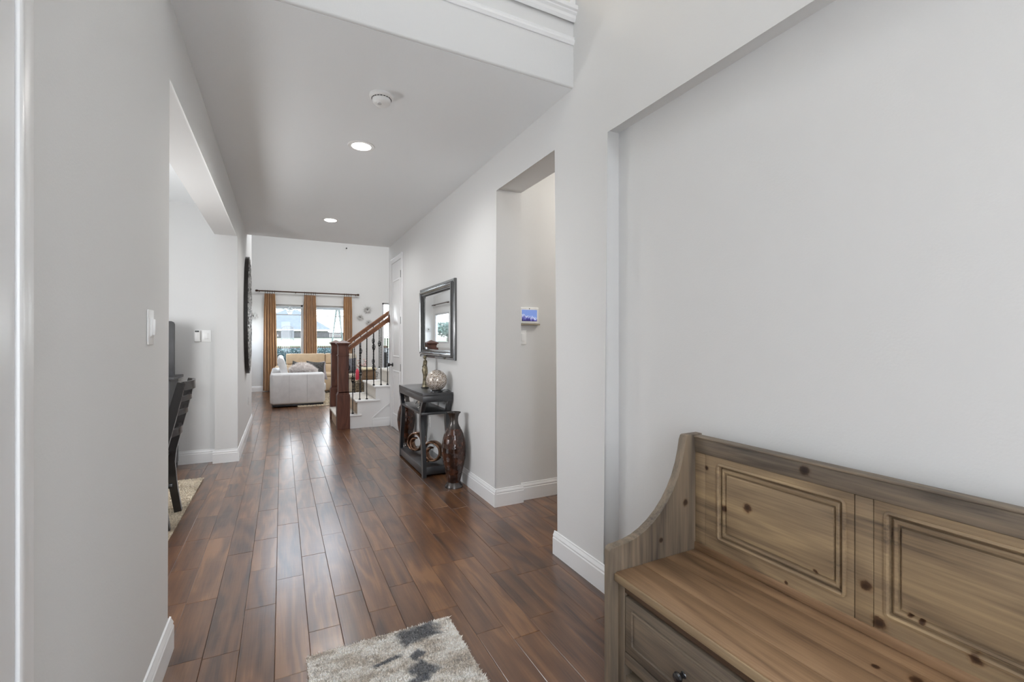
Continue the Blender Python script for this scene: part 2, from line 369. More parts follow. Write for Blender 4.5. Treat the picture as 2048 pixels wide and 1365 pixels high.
# ceilings
S(B().box(XL, XR, 2.18, 7.17, HC - 0.0015, HC + 0.2), 'ceiling', m_ceil)
S(B().box(-3.65, -0.63, 0.75, 5.80, HC, HC + 0.12), 'ceiling_dining', m_ceil)
S(B().box(1.715, 3.6, 1.0, 3.265, HC, HC + 0.12), 'ceiling_passage', m_ceil)
S(B().box(XL - 0.2, 1.72, -1.0, 4.75, TOP, TOP + 0.12), 'ceiling_foyer', m_ceil)
S(B().box(-1.35, 5.35, 7.0, YF + 0.16, TOP, TOP + 0.12), 'ceiling_living', m_ceil)
S(B().box(XL, XR, 7.05, 7.17, HC + 0.2, TOP), 'wall_living_front', m_wall)
S(B().box(-30, 30, -40, -1.0, -0.3, -0.12), 'floor_porch', M('porch_concrete', (0.5, 0.49, 0.47), 0.9, var=0.1), 'pale concrete in front of the entrance')
# ---- baseboards
BBP = [(0, 0), (0.016, 0), (0.016, 0.098), (0.0125, 0.104), (0.0125, 0.108), (0.0145, 0.112), (0.0125, 0.118), (0.008, 0.126), (0.006, 0.131), (0.0065, 0.136), (0, 0.139)]
def bb(segs, name):
    b = B()
    for (ax, c, sg, a, e) in segs:      # ax: axis of the run; c: wall plane; sg: outward direction
        if ax == 'y': b.poly([(c + sg * d, z) for d, z in BBP], 'y', a, e)
        else: b.poly([(c + sg * d, z) for d, z in BBP], 'x', a, e)
    return S(b, name, m_trim, ang=25)
bb([('y', XR, -1, 1.859, DO0 + 0.016), ('x', 1.875, -1, XR, 1.577), ('x', DO0, 1, XR, 1.715)], 'baseboard_right')
bb([('y', XR, -1, DO1 - 0.016, 6.265), ('x', DO1, -1, XR, 1.731)], 'baseboard_right')
bb([('y', 1.577, -1, -0.25, 1.875)], 'baseboard_recess')
bb([('x', 3.265, -1, 1.715, 3.6)], 'baseboard_passage')
bb([('y', XL, 1, 1.16, 2.356), ('x', 2.34, 1, -0.63, XL)], 'baseboard_left')
bb([('y', XL, 1, 5.684, 8.25), ('x', 5.70, -1, -0.646, XL)], 'baseboard_left')
bb([('x', 5.80, -1, -3.65, -0.63)], 'baseboard_dining')
bb([('x', YF, -1, -1.09, 5.2)], 'baseboard_back')
bb([('y', -1.09, 1, 8.25, YF)], 'baseboard_living_left')
# ---- upper trims on the loft header and its ledge
def strip(pts, a, e, name, lab):      # profile (y, z) run along x
    return S(B().poly(pts, 'x', a, e), name, m_trim, lab, ang=20)
strip([(2.166, 2.985), (2.158, 2.985), (2.155, 2.992), (2.150, 3.000), (2.150, 3.010), (2.156, 3.018), (2.152, 3.026), (2.166, 3.034)], XL, XR, 'trim_1', 'thin moulding across the loft header')
strip([(2.30, 3.155), (2.145, 3.115), (2.150, 3.108), (2.14, 3.125), (2.138, 3.14), (2.128, 3.150), (2.128, 3.158), (2.118, 3.164), (2.115, 3.182), (2.122, 3.19), (2.31, 3.19)], XL, XR, 'trim_2', 'moulded white ledge of the loft opening')
S(B().box(XR - 0.04, XR, 2.14, 2.29, 3.19, TOP, 0.004), 'trim_3', m_trim, 'white casing at the end of the loft opening')
# ---- hall closet door in the right wall near the stairs
dr = B().box(XR - 0.004, XR + 0.03, 6.345, 6.935, 0.01, 2.435).done('door_1', m_door, label='white panelled closet door beside the stairs', kind='structure')
for z0, z1, ar in ((1.05, 2.18, 0.10), (0.20, 0.86, 0.0)):
    p = ringpanel(B(), (6.43, 6.85, z0, z1), XR - 0.004, [(0, 0.0005), (0.004, 0.006), (0.016, 0.008), (0.026, 0.001), (0.05, 0.001), (0.075, 0.007)], r=0.004, arch=ar)
    p.done('raised_panel', m_door, dr, smooth=True, ang=20)
kn = B().lathe([(0.030, 0), (0.030, 0.006), (0.012, 0.010), (0.011, 0.035), (0.022, 0.042), (0.029, 0.055), (0.027, 0.068), (0.015, 0.076), (0, 0.078)], (0, 0, 0), 20, 'x')
bmesh.ops.scale(kn.bm, vec=(-1, 1, 1), verts=kn.bm.verts); bmesh.ops.translate(kn.bm, vec=(XR - 0.004, 6.885, 0.935), verts=kn.bm.verts)
kn.done('door_knob', m_darkm, dr, label='dark metal door knob')
for z in (0.25, 0.917, 1.578, 2.226): B().lathe([(0.007, -0.05), (0.007, 0.05)], (XR - 0.010, 6.342, z), 10).done('hinge', m_darkm, dr)
CP = [(0, 0), (0.012, 0.0), (0.014, 0.012), (0.014, 0.03), (0.018, 0.045), (0.018, 0.06), (0.010, 0.07), (0, 0.072)]
b = B().poly([(XR - d, 6.945 + w) for d, w in CP], 'z', 0, 2.52).poly([(XR - d, 6.337 - w) for d, w in CP], 'z', 0, 2.52).poly([(XR - d, 2.445 + w) for d, w in CP], 'y', 6.265, 7.017)
S(b, 'trim_4', m_trim, 'white casing around the closet door', ang=25)
# ---- entrance side: casing on the left wall and the edge of the open entrance door
b = B().poly([(XL, 0.99), (XL + 0.024, 0.99), (XL + 0.024, 1.048), (XL + 0.030, 1.054), (XL + 0.030, 1.064), (XL + 0.022, 1.072), (XL + 0.016, 1.095), (XL + 0.018, 1.110), (XL + 0.014, 1.135), (XL + 0.008, 1.160), (XL, 1.165)], 'z', 0, 2.62)
S(b, 'trim_5', m_trim, 'glossy white casing at the left edge beside the entrance', ang=25)
b = B().box(XL + 0.03, XL + 0.075, 0.14, 0.915, 0.012, 2.44, 0.002).box(XL + 0.055, XL + 0.078, 0.922, 0.940, 0.012, 2.44, 0.004)
S(b, 'door_2', m_door, 'white entrance door standing open against the left wall')
# ---- windows
def window(name, w, bar=None, label=None, plane='y', at=YF):
    f = B(); d0, d1 = at + 0.03, at + 0.10
    def bx(bb_, a, e, z0, z1, p, q):
        if plane == 'y': bb_.box(a, e, p, q, z0, z1, 0.004)
        else: bb_.box(p, q, a, e, z0, z1, 0.004)
    fw = 0.045
    bx(f, w[0], w[0] + fw, w[2], w[3], d0, d1); bx(f, w[1] - fw, w[1], w[2], w[3], d0, d1)
    bx(f, w[0], w[1], w[2], w[2] + fw, d0, d1); bx(f, w[0], w[1], w[3] - fw, w[3], d0, d1)
    o = f.done(name, M('window_frame_vinyl', (0.52, 0.52, 0.53), 0.4), label=label, kind='structure')
    g = B(); bx(g, w[0] + fw, w[1] - fw, w[2] + fw, w[3] - fw, at + 0.062, at + 0.068); g.done('pane', m_glass, o, smooth=False)
    if bar:
        g = B(); bx(g, w[0] + fw, w[1] - fw, bar - 0.010, bar + 0.010, at + 0.05, at + 0.085); g.done('muntin', M('window_frame_vinyl', (0.5, 0.5, 0.5)), o)
    s = B(); bx(s, w[0], w[1], w[2] - 0.02, w[2] + 0.012, at - 0.03, at + 0.05); s.done('sill', m_trim, o)
    return o
window('window_1', W1, 1.965, 'tall living room window between left and middle curtain')
window('window_2', W2, 1.955, 'tall living room window between middle and right curtain')
window('window_3', W3, 2.1, 'narrow strip of window above the stair rail')
window('window_5', (W1[0], W1[1], *UZ), None, 'upper living room window above the left one')
window('window_6', (W2[0], W2[1], *UZ), None, 'upper living room window above the right one')
window('window_4', LW, None, 'living room side window seen in the hall mirror', 'x', -1.19)

# ---- floor: sub-floor and boards
fl = B().box(-3.65, 5.2, -1.0, YF, -0.10, -0.012).done('floor', m_sub, label='hand-scraped dark hickory plank floor', kind='structure')
F_, UV_, VH_ = 910.0, 563.0, 681.0; s_, c_ = math.sin(TH), math.cos(TH)
def proj(x, y, z=0.0):
    d = x * s_ + y * c_
    return (1024 + F_ * (x * c_ - y * s_) / d, VH_ - F_ * (z - 1.3) / d, d)
def unfl(u, v):
    r = (u - 1024) / F_; k = -1.3 / ((VH_ - v) / F_); return ((s_ + r * c_) * k, (c_ - r * s_) * k)
PW, PX0 = 0.1322, -0.0245
seeds = {}
for (u, v) in [(529, 1139), (524, 1214), (537, 1078), (580, 1048), (582, 1155), (582, 1351), (626, 1110), (648, 1258), (660, 1069), (692, 1188), (719, 1099), (797, 1171), (879, 1130), (882, 1221), (486, 1107), (500, 1035), (451, 1308), (441, 1077), (410, 1202), (383, 1139), (985, 1045), (1000, 1090), (1030, 1278), (1045, 1148)]:
    x, y = unfl(u, v); seeds.setdefault(math.floor((x - PX0) / PW), []).append(y)
planks = []
rp = random.Random(21)
for ci in range(-9, 39):
    ys = sorted(seeds.get(ci, []))
    def fill(a, e):
        r = [a]
        while r[-1] < e: r.append(r[-1] + rp.uniform(0.38, 1.15))
        return r
    if ys:
        lo = [];  y = ys[0]
        while y > -1.0: y -= rp.uniform(0.35, 0.9); lo.append(max(y, -1.0))
        mid = [ys[0]]
        for y in ys[1:]:
            mid.append(y)
        hi = fill(ys[-1] + rp.uniform(0.4, 0.9), YF)
        cuts = sorted(lo) + mid + [h for h in hi if h < YF - 0.1] + [YF]
    else:
        f0 = fill(-1.0 - rp.uniform(0, 0.6), YF); cuts = [-1.0] + [h for h in f0 if -0.8 < h < YF - 0.1] + [YF]
    x0 = PX0 + ci * PW
    for a, e in zip(cuts, cuts[1:]):
        if e - a > 0.02: planks.append((x0, x0 + PW, a, e, rp.random()))
def seen(x0, x1, y0, y1):
    xc, yc = (x0 + x1) / 2, (y0 + y1) / 2
    if y1 < 0.6: return 0
    y0 = max(y0, 0.9)
    if y1 <= y0: return 0
    ps = [proj(x, y) for x in (x0, x1) for y in (y0, y1)]
    if min(p[2] for p in ps) < 0.2: return 0
    us = [min(max(p[0], 0), 2048) for p in ps]; vs = [min(max(p[1], 0), 1365) for p in ps]
    if x1 < XL + 0.02 and (y1 < 2.4 or y0 > 5.8 or max(us) < 342): return 0
    if x0 > XR and (y1 < 2.35 or y0 > 3.25 or min(us) > 1113): return 0
    n = 0
    p = ps; A = 0.5 * abs((p[3][0] - p[0][0]) * (p[2][1] - p[1][1]) - (p[2][0] - p[1][0]) * (p[3][1] - p[0][1]))
    if max(vs) - min(vs) < 1 or max(us) - min(us) < 1: return 0
    return min(A, (max(us) - min(us)) * (max(vs) - min(vs)))
planks.sort(key=lambda p: -seen(*p[:4]))
def plank_geo(x0, x1, y0, y1, tone, V, Fc, T):
    g, c = 0.0004, 0.0016; i = len(V); rr = tone
    x0 += g; x1 -= g; y0 += g; y1 -= g; zt = (tone * 7.3 % 1 - 0.5) * 0.0012
    V += [(x0, y0, -0.012), (x1, y0, -0.012), (x1, y1, -0.012), (x0, y1, -0.012), (x0, y0, zt - c), (x1, y0, zt - c), (x1, y1, zt - c), (x0, y1, zt - c), (x0 + c, y0 + c, zt), (x1 - c, y0 + c, zt), (x1 - c, y1 - c, zt), (x0 + c, y1 - c, zt)]
    for k in range(4):
        j = (k + 1) % 4
        Fc.append((i + k, i + j, i + 4 + j, i + 4 + k)); Fc.append((i + 4 + k, i + 4 + j, i + 8 + j, i + 8 + k))
    Fc.append((i + 8, i + 9, i + 10, i + 11)); T += [tone] * 12
def plank_obj(name, ps, kind=None):
    V, Fc, T = [], [], []
    for p in ps: plank_geo(*p, V, Fc, T)
    me = bpy.data.meshes.new(name); me.from_pydata(V, [], Fc); me.materials.append(m_floor)
    a = me.attributes.new('tone', 'FLOAT', 'POINT'); a.data.foreach_set('value', T)
    o = bpy.data.objects.new(name, me); COL.objects.link(o); o.parent = fl
    if kind: o['kind'] = kind
NP = min(295, sum(1 for p in planks if seen(*p[:4]) > 40))
for p in planks[:NP]: plank_obj('plank', [p])
plank_obj('plank_field', planks[NP:], 'stuff')

# ================================================================== BENCH in the recess
bn = thing('storage_bench', 'rustic pine bench with panelled back, curved ends and drawers', 'bench', (1.30, 0.705, 0))
ox, oy = 1.30, 0.705
def kk(l): return [(y - oy, z, r) for y, z, r in l]
XB = 1.485
kn_back = kk([(1.072, 0.698, 0.021), (0.668, 0.512, 0.023), (1.245, 0.80, 0.011), (0.47, 0.535, 0.019), (0.84, 0.575, 0.010), (1.17, 0.665, 0.016), (0.70, 0.60, 0.020), (0.93, 0.50, 0.008), (0.60, 0.57, 0.009), (0.575, 0.565, 0.010)])
m_pine = WOOD('pine_back', PINE, 'y', 0.55, gs=1.0, knots=kn_back, kplane='yz', bump=0.25)
m_pine2 = WOOD('pine_rail', PINEG, 'y', 0.55, gs=1.1, knots=kk([(0.868, 0.886, 0.020)]), kplane='yz', bump=0.25)
m_pinez = WOOD('pine_end', PINEG, 'z', 0.55, gs=1.0, knots=[(1.43 - ox, 0.655, 0.018), (1.30 - ox, 0.532, 0.013)], kplane='xz', bump=0.25)
m_pineg = WOOD('pine_front', PINEG, 'y', 0.5, gs=1.0, bump=0.25)
m_seat = WOOD('pine_seat', SEATC, 'y', 0.45, gs=1.0, knots=[(1.395 - ox, 0.55 - oy, 0.022), (1.36 - ox, 0.62 - oy, 0.012)], kplane='xy', bump=0.15)
Y0, Y1 = 0.11, 1.30
# curved end panels
prof = [(1.055, 0.0), (1.055, 0.535), (1.060, 0.546), (1.072, 0.551), (1.10, 0.551), (1.14, 0.555), (1.18, 0.565), (1.22, 0.582), (1.26, 0.606), (1.30, 0.638), (1.335, 0.675), (1.365, 0.716), (1.39, 0.76), (1.41, 0.81), (1.424, 0.86), (1.432, 0.90), (1.437, 0.918), (1.444, 0.922), (1.525, 0.922), (1.525, 0.0)]
for a, e in ((Y1, Y1 + 0.036), (Y0 - 0.036, Y0)):
    b = B().poly(prof, 'y', a, e, 0.004, 2); b.done('end_panel', m_pinez, bn, ang=40)
# back: top rail, bottom rail, boards with V joints, moulded panels
B().box(XB - 0.004, XB + 0.026, Y0, Y1, 0.853, 0.910, 0.003).done('top_rail', m_pine2, bn)
B().box(XB - 0.010, XB + 0.034, Y0, Y1, 0.910, 0.918, 0.003).done('top_cap', m_pine2, bn)
B().box(XB - 0.006, XB + 0.024, Y0, Y1, 0.462, 0.492, 0.003).done('bottom_rail', m_seat, bn)
for a, e in ((1.2515, Y1), (0.6825, 0.7285), (Y0, 0.1585)): B().box(XB, XB + 0.022, a, e, 0.492, 0.852, 0.0022).done('back_board', m_pine, bn)
for a, e, p0, p1 in ((0.7305, 1.2495, 0.762, 1.186), (0.1605, 0.6805, 0.224, 0.645)):
    zb, zt = 0.548, 0.820; b = B()
    o = [(a, 0.492), (e, 0.492), (e, 0.852), (a, 0.852)]
    b.box(XB, XB + 0.022, a, p0, 0.492, 0.852).box(XB, XB + 0.022, p1, e, 0.492, 0.852).box(XB, XB + 0.022, p0, p1, 0.492, zb).box(XB, XB + 0.022, p0, p1, zt, 0.852)
    fr = b.done('panel_frame', m_pine, bn)
    ringpanel(B(), (p0 - 0.012, p1 + 0.012, zb - 0.012, zt + 0.012), XB, [(0, 0.0), (0.001, 0.005), (0.008, 0.007), (0.012, 0.002), (0.0135, -0.012), (0.0175, -0.012), (0.020, -0.004), (0.024, -0.001), (0.030, -0.002), (0.033, -0.012), (0.036, -0.012)], r=0.016, fill=False).done('panel_moulding', m_pine, fr, ang=25)
    ringpanel(B(), (p0 + 0.024, p1 - 0.024, zb + 0.024, zt - 0.024), XB, [(0, -0.013), (0.003, -0.004), (0.006, -0.003)], r=0.003).done('raised_panel', m_pine, fr, ang=25)
# seat boards
sx = [1.078, 1.205, 1.325, 1.43, XB + 0.01]
for i in range(4):
    B().box(sx[i] + 0.0006, sx[i + 1] - 0.0006, Y0 + 0.0005, Y1 - 0.0005, 0.437, 0.462, 0.0035 if i == 0 else 0.0016).done('seat_board', m_seat, bn)
B().box(1.071, 1.079, Y0 + 0.001, Y1 - 0.001, 0.432, 0.4585, 0.003).done('seat_edge', m_pine, bn)
# front frame, drawers
xf = 1.094
B().box(xf, xf + 0.03, Y0, Y1, 0.398, 0.434, 0.002).done('upper_rail', WOOD('pine_brown', [(0.05, 0.028, 0.015), (0.10, 0.058, 0.032), (0.15, 0.09, 0.05)], 'y', 0.5), bn)
B().box(xf, xf + 0.03, Y0, Y1, 0.142, 0.188, 0.002).done('lower_rail', m_pineg, bn)
for a, e in ((1.268, Y1), (0.688, 0.722), (Y0, 0.142)): B().box(xf - 0.003, xf + 0.035, a, e, 0.0, 0.433, 0.002).done('leg', m_pinez, bn)
for a, e in ((0.727, 1.263), (0.147, 0.683)):
    dw = B().box(xf - 0.002, xf + 0.02, a, e, 0.193, 0.388, 0.003).done('drawer', m_pineg, bn)
    ringpanel(B(), (a + 0.034, e - 0.034, 0.226, 0.356), xf - 0.002, [(0, 0.0003), (0.001, 0.006), (0.006, 0.0075), (0.0085, 0.001), (0.013, 0.001), (0.016, 0.005), (0.022, 0.006)], r=0.010).done('drawer_panel', m_pineg, dw, ang=25)
    b = B().lathe([(0.011, 0), (0.008, 0.004), (0.0075, 0.012), (0.014, 0.018), (0.0165, 0.024), (0.014, 0.030), (0.0, 0.033)], (0, 0, 0), 20, 'x')
    bmesh.ops.scale(b.bm, vec=(-1, 1, 1), verts=b.bm.verts); bmesh.ops.translate(b.bm, vec=(xf - 0.008, (a + e) / 2, 0.285), verts=b.bm.verts)
    b.done('knob', M('gloss_black_knob', (0.008, 0.008, 0.01), 0.12, coat=0.5), dw)
    B().box(xf + 0.021, 1.45, a + 0.01, e - 0.01, 0.195, 0.38).done('drawer_box', m_pineg, dw)
B().box(1.10, 1.50, Y0, Y1, 0.08, 0.10).done('low_shelf', m_pineg, bn)
B().box(1.488, 1.50, Y0, Y1, 0.10, 0.46).done('back_panel', m_pineg, bn)

# ================================================================== RUGS
def rugmat(name, base, dark, tan, patches=(), scale=1.0):
    m, n, l, p = nodes(name); p.inputs['Roughness'].default_value = 0.95; p.inputs['Specular IOR Level'].default_value = 0.1; p.inputs['Sheen Weight'].default_value = 0.3
    tc = n.new('ShaderNodeTexCoord'); mp = n.new('ShaderNodeMapping'); mp.inputs['Scale'].default_value = (4.5 * scale, 9 * scale, 0.0); l.new(tc.outputs['Object'], mp.inputs[0])
    nz = n.new('ShaderNodeTexNoise'); nz.inputs['Scale'].default_value = 1.0; nz.inputs['Detail'].default_value = 7; nz.inputs['Roughness'].default_value = 0.75; l.new(mp.outputs[0], nz.inputs[0])
    rpn = n.new('ShaderNodeValToRGB'); l.new(nz.outputs[0], rpn.inputs[0]); e = rpn.color_ramp.elements
    e[0].position = 0.28; e[0].color = (*dark, 1); e[1].position = 0.56; e[1].color = (*base, 1); x = e.new(0.42); x.color = (*tan, 1)
    out = rpn.outputs[0]
    nf = n.new('ShaderNodeTexNoise'); nf.inputs['Scale'].default_value = 45; nf.inputs['Detail'].default_value = 2; l.new(tc.outputs['Object'], nf.inputs[0])
    for (cx, cy, hx, hy, ang) in patches:
        m2 = n.new('ShaderNodeMapping'); m2.vector_type = 'TEXTURE'; m2.inputs['Location'].default_value = (cx, cy, 0); m2.inputs['Rotation'].default_value = (0, 0, ang); m2.inputs['Scale'].default_value = (hx, hy, 1)
        l.new(tc.outputs['Object'], m2.inputs[0]); sp = n.new('ShaderNodeSeparateXYZ'); l.new(m2.outputs[0], sp.inputs[0])
        ax = n.new('ShaderNodeMath'); ax.operation = 'ABSOLUTE'; l.new(sp.outputs[0], ax.inputs[0]); ay = n.new('ShaderNodeMath'); ay.operation = 'ABSOLUTE'; l.new(sp.outputs[1], ay.inputs[0])
        mx = n.new('ShaderNodeMath'); mx.operation = 'MAXIMUM'; l.new(ax.outputs[0], mx.inputs[0]); l.new(ay.outputs[0], mx.inputs[1])
        ma = n.new('ShaderNodeMath'); ma.operation = 'MULTIPLY_ADD'; l.new(nf.outputs[0], ma.inputs[0]); ma.inputs[1].default_value = 0.9; l.new(mx.outputs[0], ma.inputs[2])
        mr = n.new('ShaderNodeMapRange'); mr.inputs['From Min'].default_value = 1.2; mr.inputs['From Max'].default_value = 1.65; mr.inputs['To Min'].default_value = 0.88; mr.inputs['To Max'].default_value = 0
        l.new(ma.outputs[0], mr.inputs['Value']); mi = n.new('ShaderNodeMix'); mi.data_type = 'RGBA'; l.new(mr.outputs[0], mi.inputs[0]); l.new(out, mi.inputs[6]); mi.inputs[7].default_value = (*dark, 1); out = mi.outputs[2]
    hv = n.new('ShaderNodeTexNoise'); hv.inputs['Scale'].default_value = 160; l.new(tc.outputs['Object'], hv.inputs[0])
    hr = n.new('ShaderNodeMapRange'); hr.inputs['From Min'].default_value = 0.3; hr.inputs['From Max'].default_value = 0.7; hr.inputs['To Min'].default_value = 0.75; hr.inputs['To Max'].default_value = 1.3; l.new(hv.outputs[0], hr.inputs['Value'])
    mm = n.new('ShaderNodeMix'); mm.data_type = 'RGBA'; mm.blend_type = 'MULTIPLY'; mm.inputs[0].default_value = 1; l.new(out, mm.inputs[6]); l.new(hr.outputs[0], mm.inputs[7]); l.new(mm.outputs[2], p.inputs['Base Color'])
    MATS[name] = m; return m
def pile(parent, x0, x1, y0, y1, z, n, h, mat, seed=3, wd=0.0022):
    r = random.Random(seed); V, Fc = [], []; off = wloc(parent)
    for _ in range(n):
        x, y = r.uniform(x0, x1), r.uniform(y0, y1); a = r.uniform(0, 2 * PI); hh = h * r.uniform(0.65, 1.15)
        dx, dy = math.cos(a) * wd, math.sin(a) * wd; lx, ly = r.gauss(0, 0.4) * hh, r.gauss(0, 0.4) * hh; i = len(V)
        V += [(x - dx, y - dy, z), (x + dx, y + dy, z), (x + dx * 0.9 + lx * 0.5, y + dy * 0.9 + ly * 0.5, z + hh * 0.6), (x - dx * 0.9 + lx * 0.5, y - dy * 0.9 + ly * 0.5, z + hh * 0.6), (x + lx * 1.2, y + ly * 1.2, z + hh)]
        Fc += [(i, i + 1, i + 2, i + 3), (i + 3, i + 2, i + 4)]
    V = [(a - off.x, c - off.y, d - off.z) for a, c, d in V]
    me = bpy.data.meshes.new('pile'); me.from_pydata(V, [], Fc); me.materials.append(mat); o = bpy.data.objects.new('pile', me); COL.objects.link(o); o.parent = parent; o['kind'] = 'stuff'; return o
rug = thing('entry_rug', 'shaggy cream and grey patterned mat in front of the entry', 'rug', (0.39, 1.55, 0))
m_rug = rugmat('entry_rug_wool', (0.97, 0.935, 0.88), (0.17, 0.175, 0.19), (0.68, 0.60, 0.51), [(0.145, 0.415, 0.085, 0.05, 0.1), (0.105, 0.285, 0.03, 0.022, 0.6), (0.105, 0.19, 0.04, 0.05, 0.6), (0.02, 0.13, 0.10, 0.02, 0.25), (-0.01, 0.30, 0.06, 0.010, 0.2)], 1.0)
B().box(0.096, 0.690, 1.12, 2.020, 0.001, 0.008, 0.002).done('backing', M('rug_backing', (0.92, 0.89, 0.84), 0.9), rug)
pile(rug, 0.093, 0.693, 1.35, 2.023, 0.0075, 60000, 0.0105, m_rug)
pile(rug, 0.093, 0.693, 1.12, 1.35, 0.007, 6000, 0.013, m_rug, 4, 0.004)
drug = thing('dining_rug', 'cream and grey rug under the black dining chair', 'rug', (-1.8, 4.0, 0))
m_drug = rugmat('dining_rug_wool', (0.66, 0.58, 0.46), (0.33, 0.29, 0.25), (0.50, 0.42, 0.32), (), 0.35)
B().box(-3.0, -0.652, 2.7, 5.10, 0.0015, 0.009, 0.003).done('backing', m_drug, drug)
pile(drug, -1.15, -0.650, 3.3, 5.105, 0.008, 26000, 0.010, m_drug, 9, 0.004)

# ================================================================== CONSOLE TABLE and what stands on it
ct = thing('console_table', 'black console table with curved legs and two shelves below mirror', 'table', (1.335, 4.68, 0))
TX0, TX1, TY0, TY1, TZ = 1.185, 1.478, 4.19, 5.16, 0.797
B().box(TX0 - 0.002, TX1, TY0 - 0.002, TY1 + 0.002, TZ - 0.026, TZ, 0.002).done('table_top', m_black, ct)
B().box(TX0, TX1 - 0.004, TY0, TY1, TZ - 0.085, TZ - 0.026, 0.002).done('apron', m_black, ct)
B().box(TX0 + 0.004, TX1 - 0.01, TY0 + 0.06, TY1 - 0.06, 0.583, 0.606, 0.002).done('middle_shelf', m_black, ct)
B().box(TX0 + 0.004, TX1 - 0.006, TY0 + 0.03, TY1 - 0.03, 0.018, 0.092, 0.002).done('base_shelf', m_black, ct)
def legcurve(t):   # inward offset of the leg along its height (t: 0 floor, 1 top)
    k = [(0, 0.0), (0.15, 0.002), (0.35, 0.02), (0.55, 0.054), (0.72, 0.084), (0.84, 0.078), (0.93, 0.042), (1.0, 0.006)]
    for (a, p), (c, q) in zip(k, k[1:]):
        if t <= c: w = (t - a) / (c - a); w = w * w * (3 - 2 * w); return p + (q - p) * w
    return k[-1][1]
for xl in (TX0, TX1 - 0.04):
    for ye, sg in ((TY0, 1), (TY1, -1)):
        b = B(); rings = []
        for i in range(19):
            t = i / 18; z = (TZ - 0.085) * t; o = legcurve(t); wd = 0.044 + 0.012 * math.sin(PI * t)
            ya, yb = ye + sg * o, ye + sg * (o + wd)
            rings.append([(xl, ya, z), (xl + 0.036, ya, z), (xl + 0.036, yb, z), (xl, yb, z)])
        b.loft(rings).done('leg', m_black, ct, ang=50)
# ---- tall vases
def vase_mats():
    return (M('vase_lacquer', (0.032, 0.011, 0.006), 0.12, 0.2, var=0.6, vscale=14, coat=0.6, col2=(0.10, 0.03, 0.014)), M('vase_pewter', (0.10, 0.09, 0.085), 0.25, 0.9, var=0.3), M('vase_tile', (0.022, 0.008, 0.005), 0.12, 0.2, var=0.6, vscale=14, coat=0.6, col2=(0.085, 0.03, 0.015)))
VPROF = [(0.056, 0.046), (0.060, 0.07), (0.071, 0.12), (0.088, 0.19), (0.100, 0.26), (0.106, 0.32), (0.105, 0.37), (0.097, 0.42), (0.083, 0.47), (0.066, 0.508), (0.058, 0.52)]
def vase(label, x, y, s=1.0, shade=0):
    ml, mp_, mt = vase_mats(); v = thing('floor_vase', label, 'vase', (x, y, 0), None)
    P = [(r * s, z * s) for r, z in VPROF]
    B().lathe(P, (x, y, 0), 40).done('body', ml, v)
    B().lathe([(0.080 * s, 0), (0.080 * s, 0.010 * s), (0.074 * s, 0.02 * s), (0.060 * s, 0.042 * s), (0.055 * s, 0.047 * s)], (x, y, 0), 32).done('foot', mp_, v)
    B().lathe([(0.057 * s, 0.519 * s), (0.060 * s, 0.522 * s), (0.052 * s, 0.534 * s), (0.041 * s, 0.56 * s), (0.037 * s, 0.59 * s), (0.040 * s, 0.62 * s), (0.050 * s, 0.645 * s), (0.062 * s, 0.657 * s), (0.063 * s, 0.661 * s), (0.054 * s, 0.657 * s), (0.034 * s, 0.62 * s), (0.030 * s, 0.56 * s)], (x, y, 0), 32).done('neck', mp_, v)
    b = B(); r = random.Random(int(y * 10)); nrow, ncol = 12, 18
    def rad(z):
        for (r0, z0), (r1, z1) in zip(P, P[1:]):
            if z0 <= z <= z1: return r0 + (r1 - r0) * (z - z0) / (z1 - z0)
        return P[-1][0]
    za, zb = P[0][1] + 0.005, P[-1][1] - 0.012
    for i in range(nrow):
        for j in range(ncol):
            z0, z1 = za + (zb - za) * i / nrow + 0.0014, za + (zb - za) * (i + 1) / nrow - 0.0014
            a0 = 2 * PI * (j + (i % 2) * 0.5) / ncol; a1 = a0 + 2 * PI / ncol - 0.02; h = 0.0006 + r.random() * 0.0016
            if r.random() < 0.2: h += 0.001
            vs = []
            for d in (0.0, h):
                for aa, zz in ((a0, z0), ((a0 + a1) / 2, z0), (a1, z0), (a1, z1), ((a0 + a1) / 2, z1), (a0, z1)):
                    q = rad(zz) + d; vs.append((x + q * math.cos(aa), y + q * math.sin(aa), zz))
            b.faces(vs, [(6, 7, 10, 11), (7, 8, 9, 10), (0, 1, 7, 6), (1, 2, 8, 7), (2, 3, 9, 8), (3, 4, 10, 9), (4, 5, 11, 10), (5, 0, 6, 11)])
    b.done('mosaic_tiles', mt, v, kind='stuff', ang=50)
vase('tall dark brown mosaic vase in front of the console table', 1.366, 3.84)
vase('tall dark mosaic vase behind the console table, next to closet door', 1.372, 5.60, 1.0)
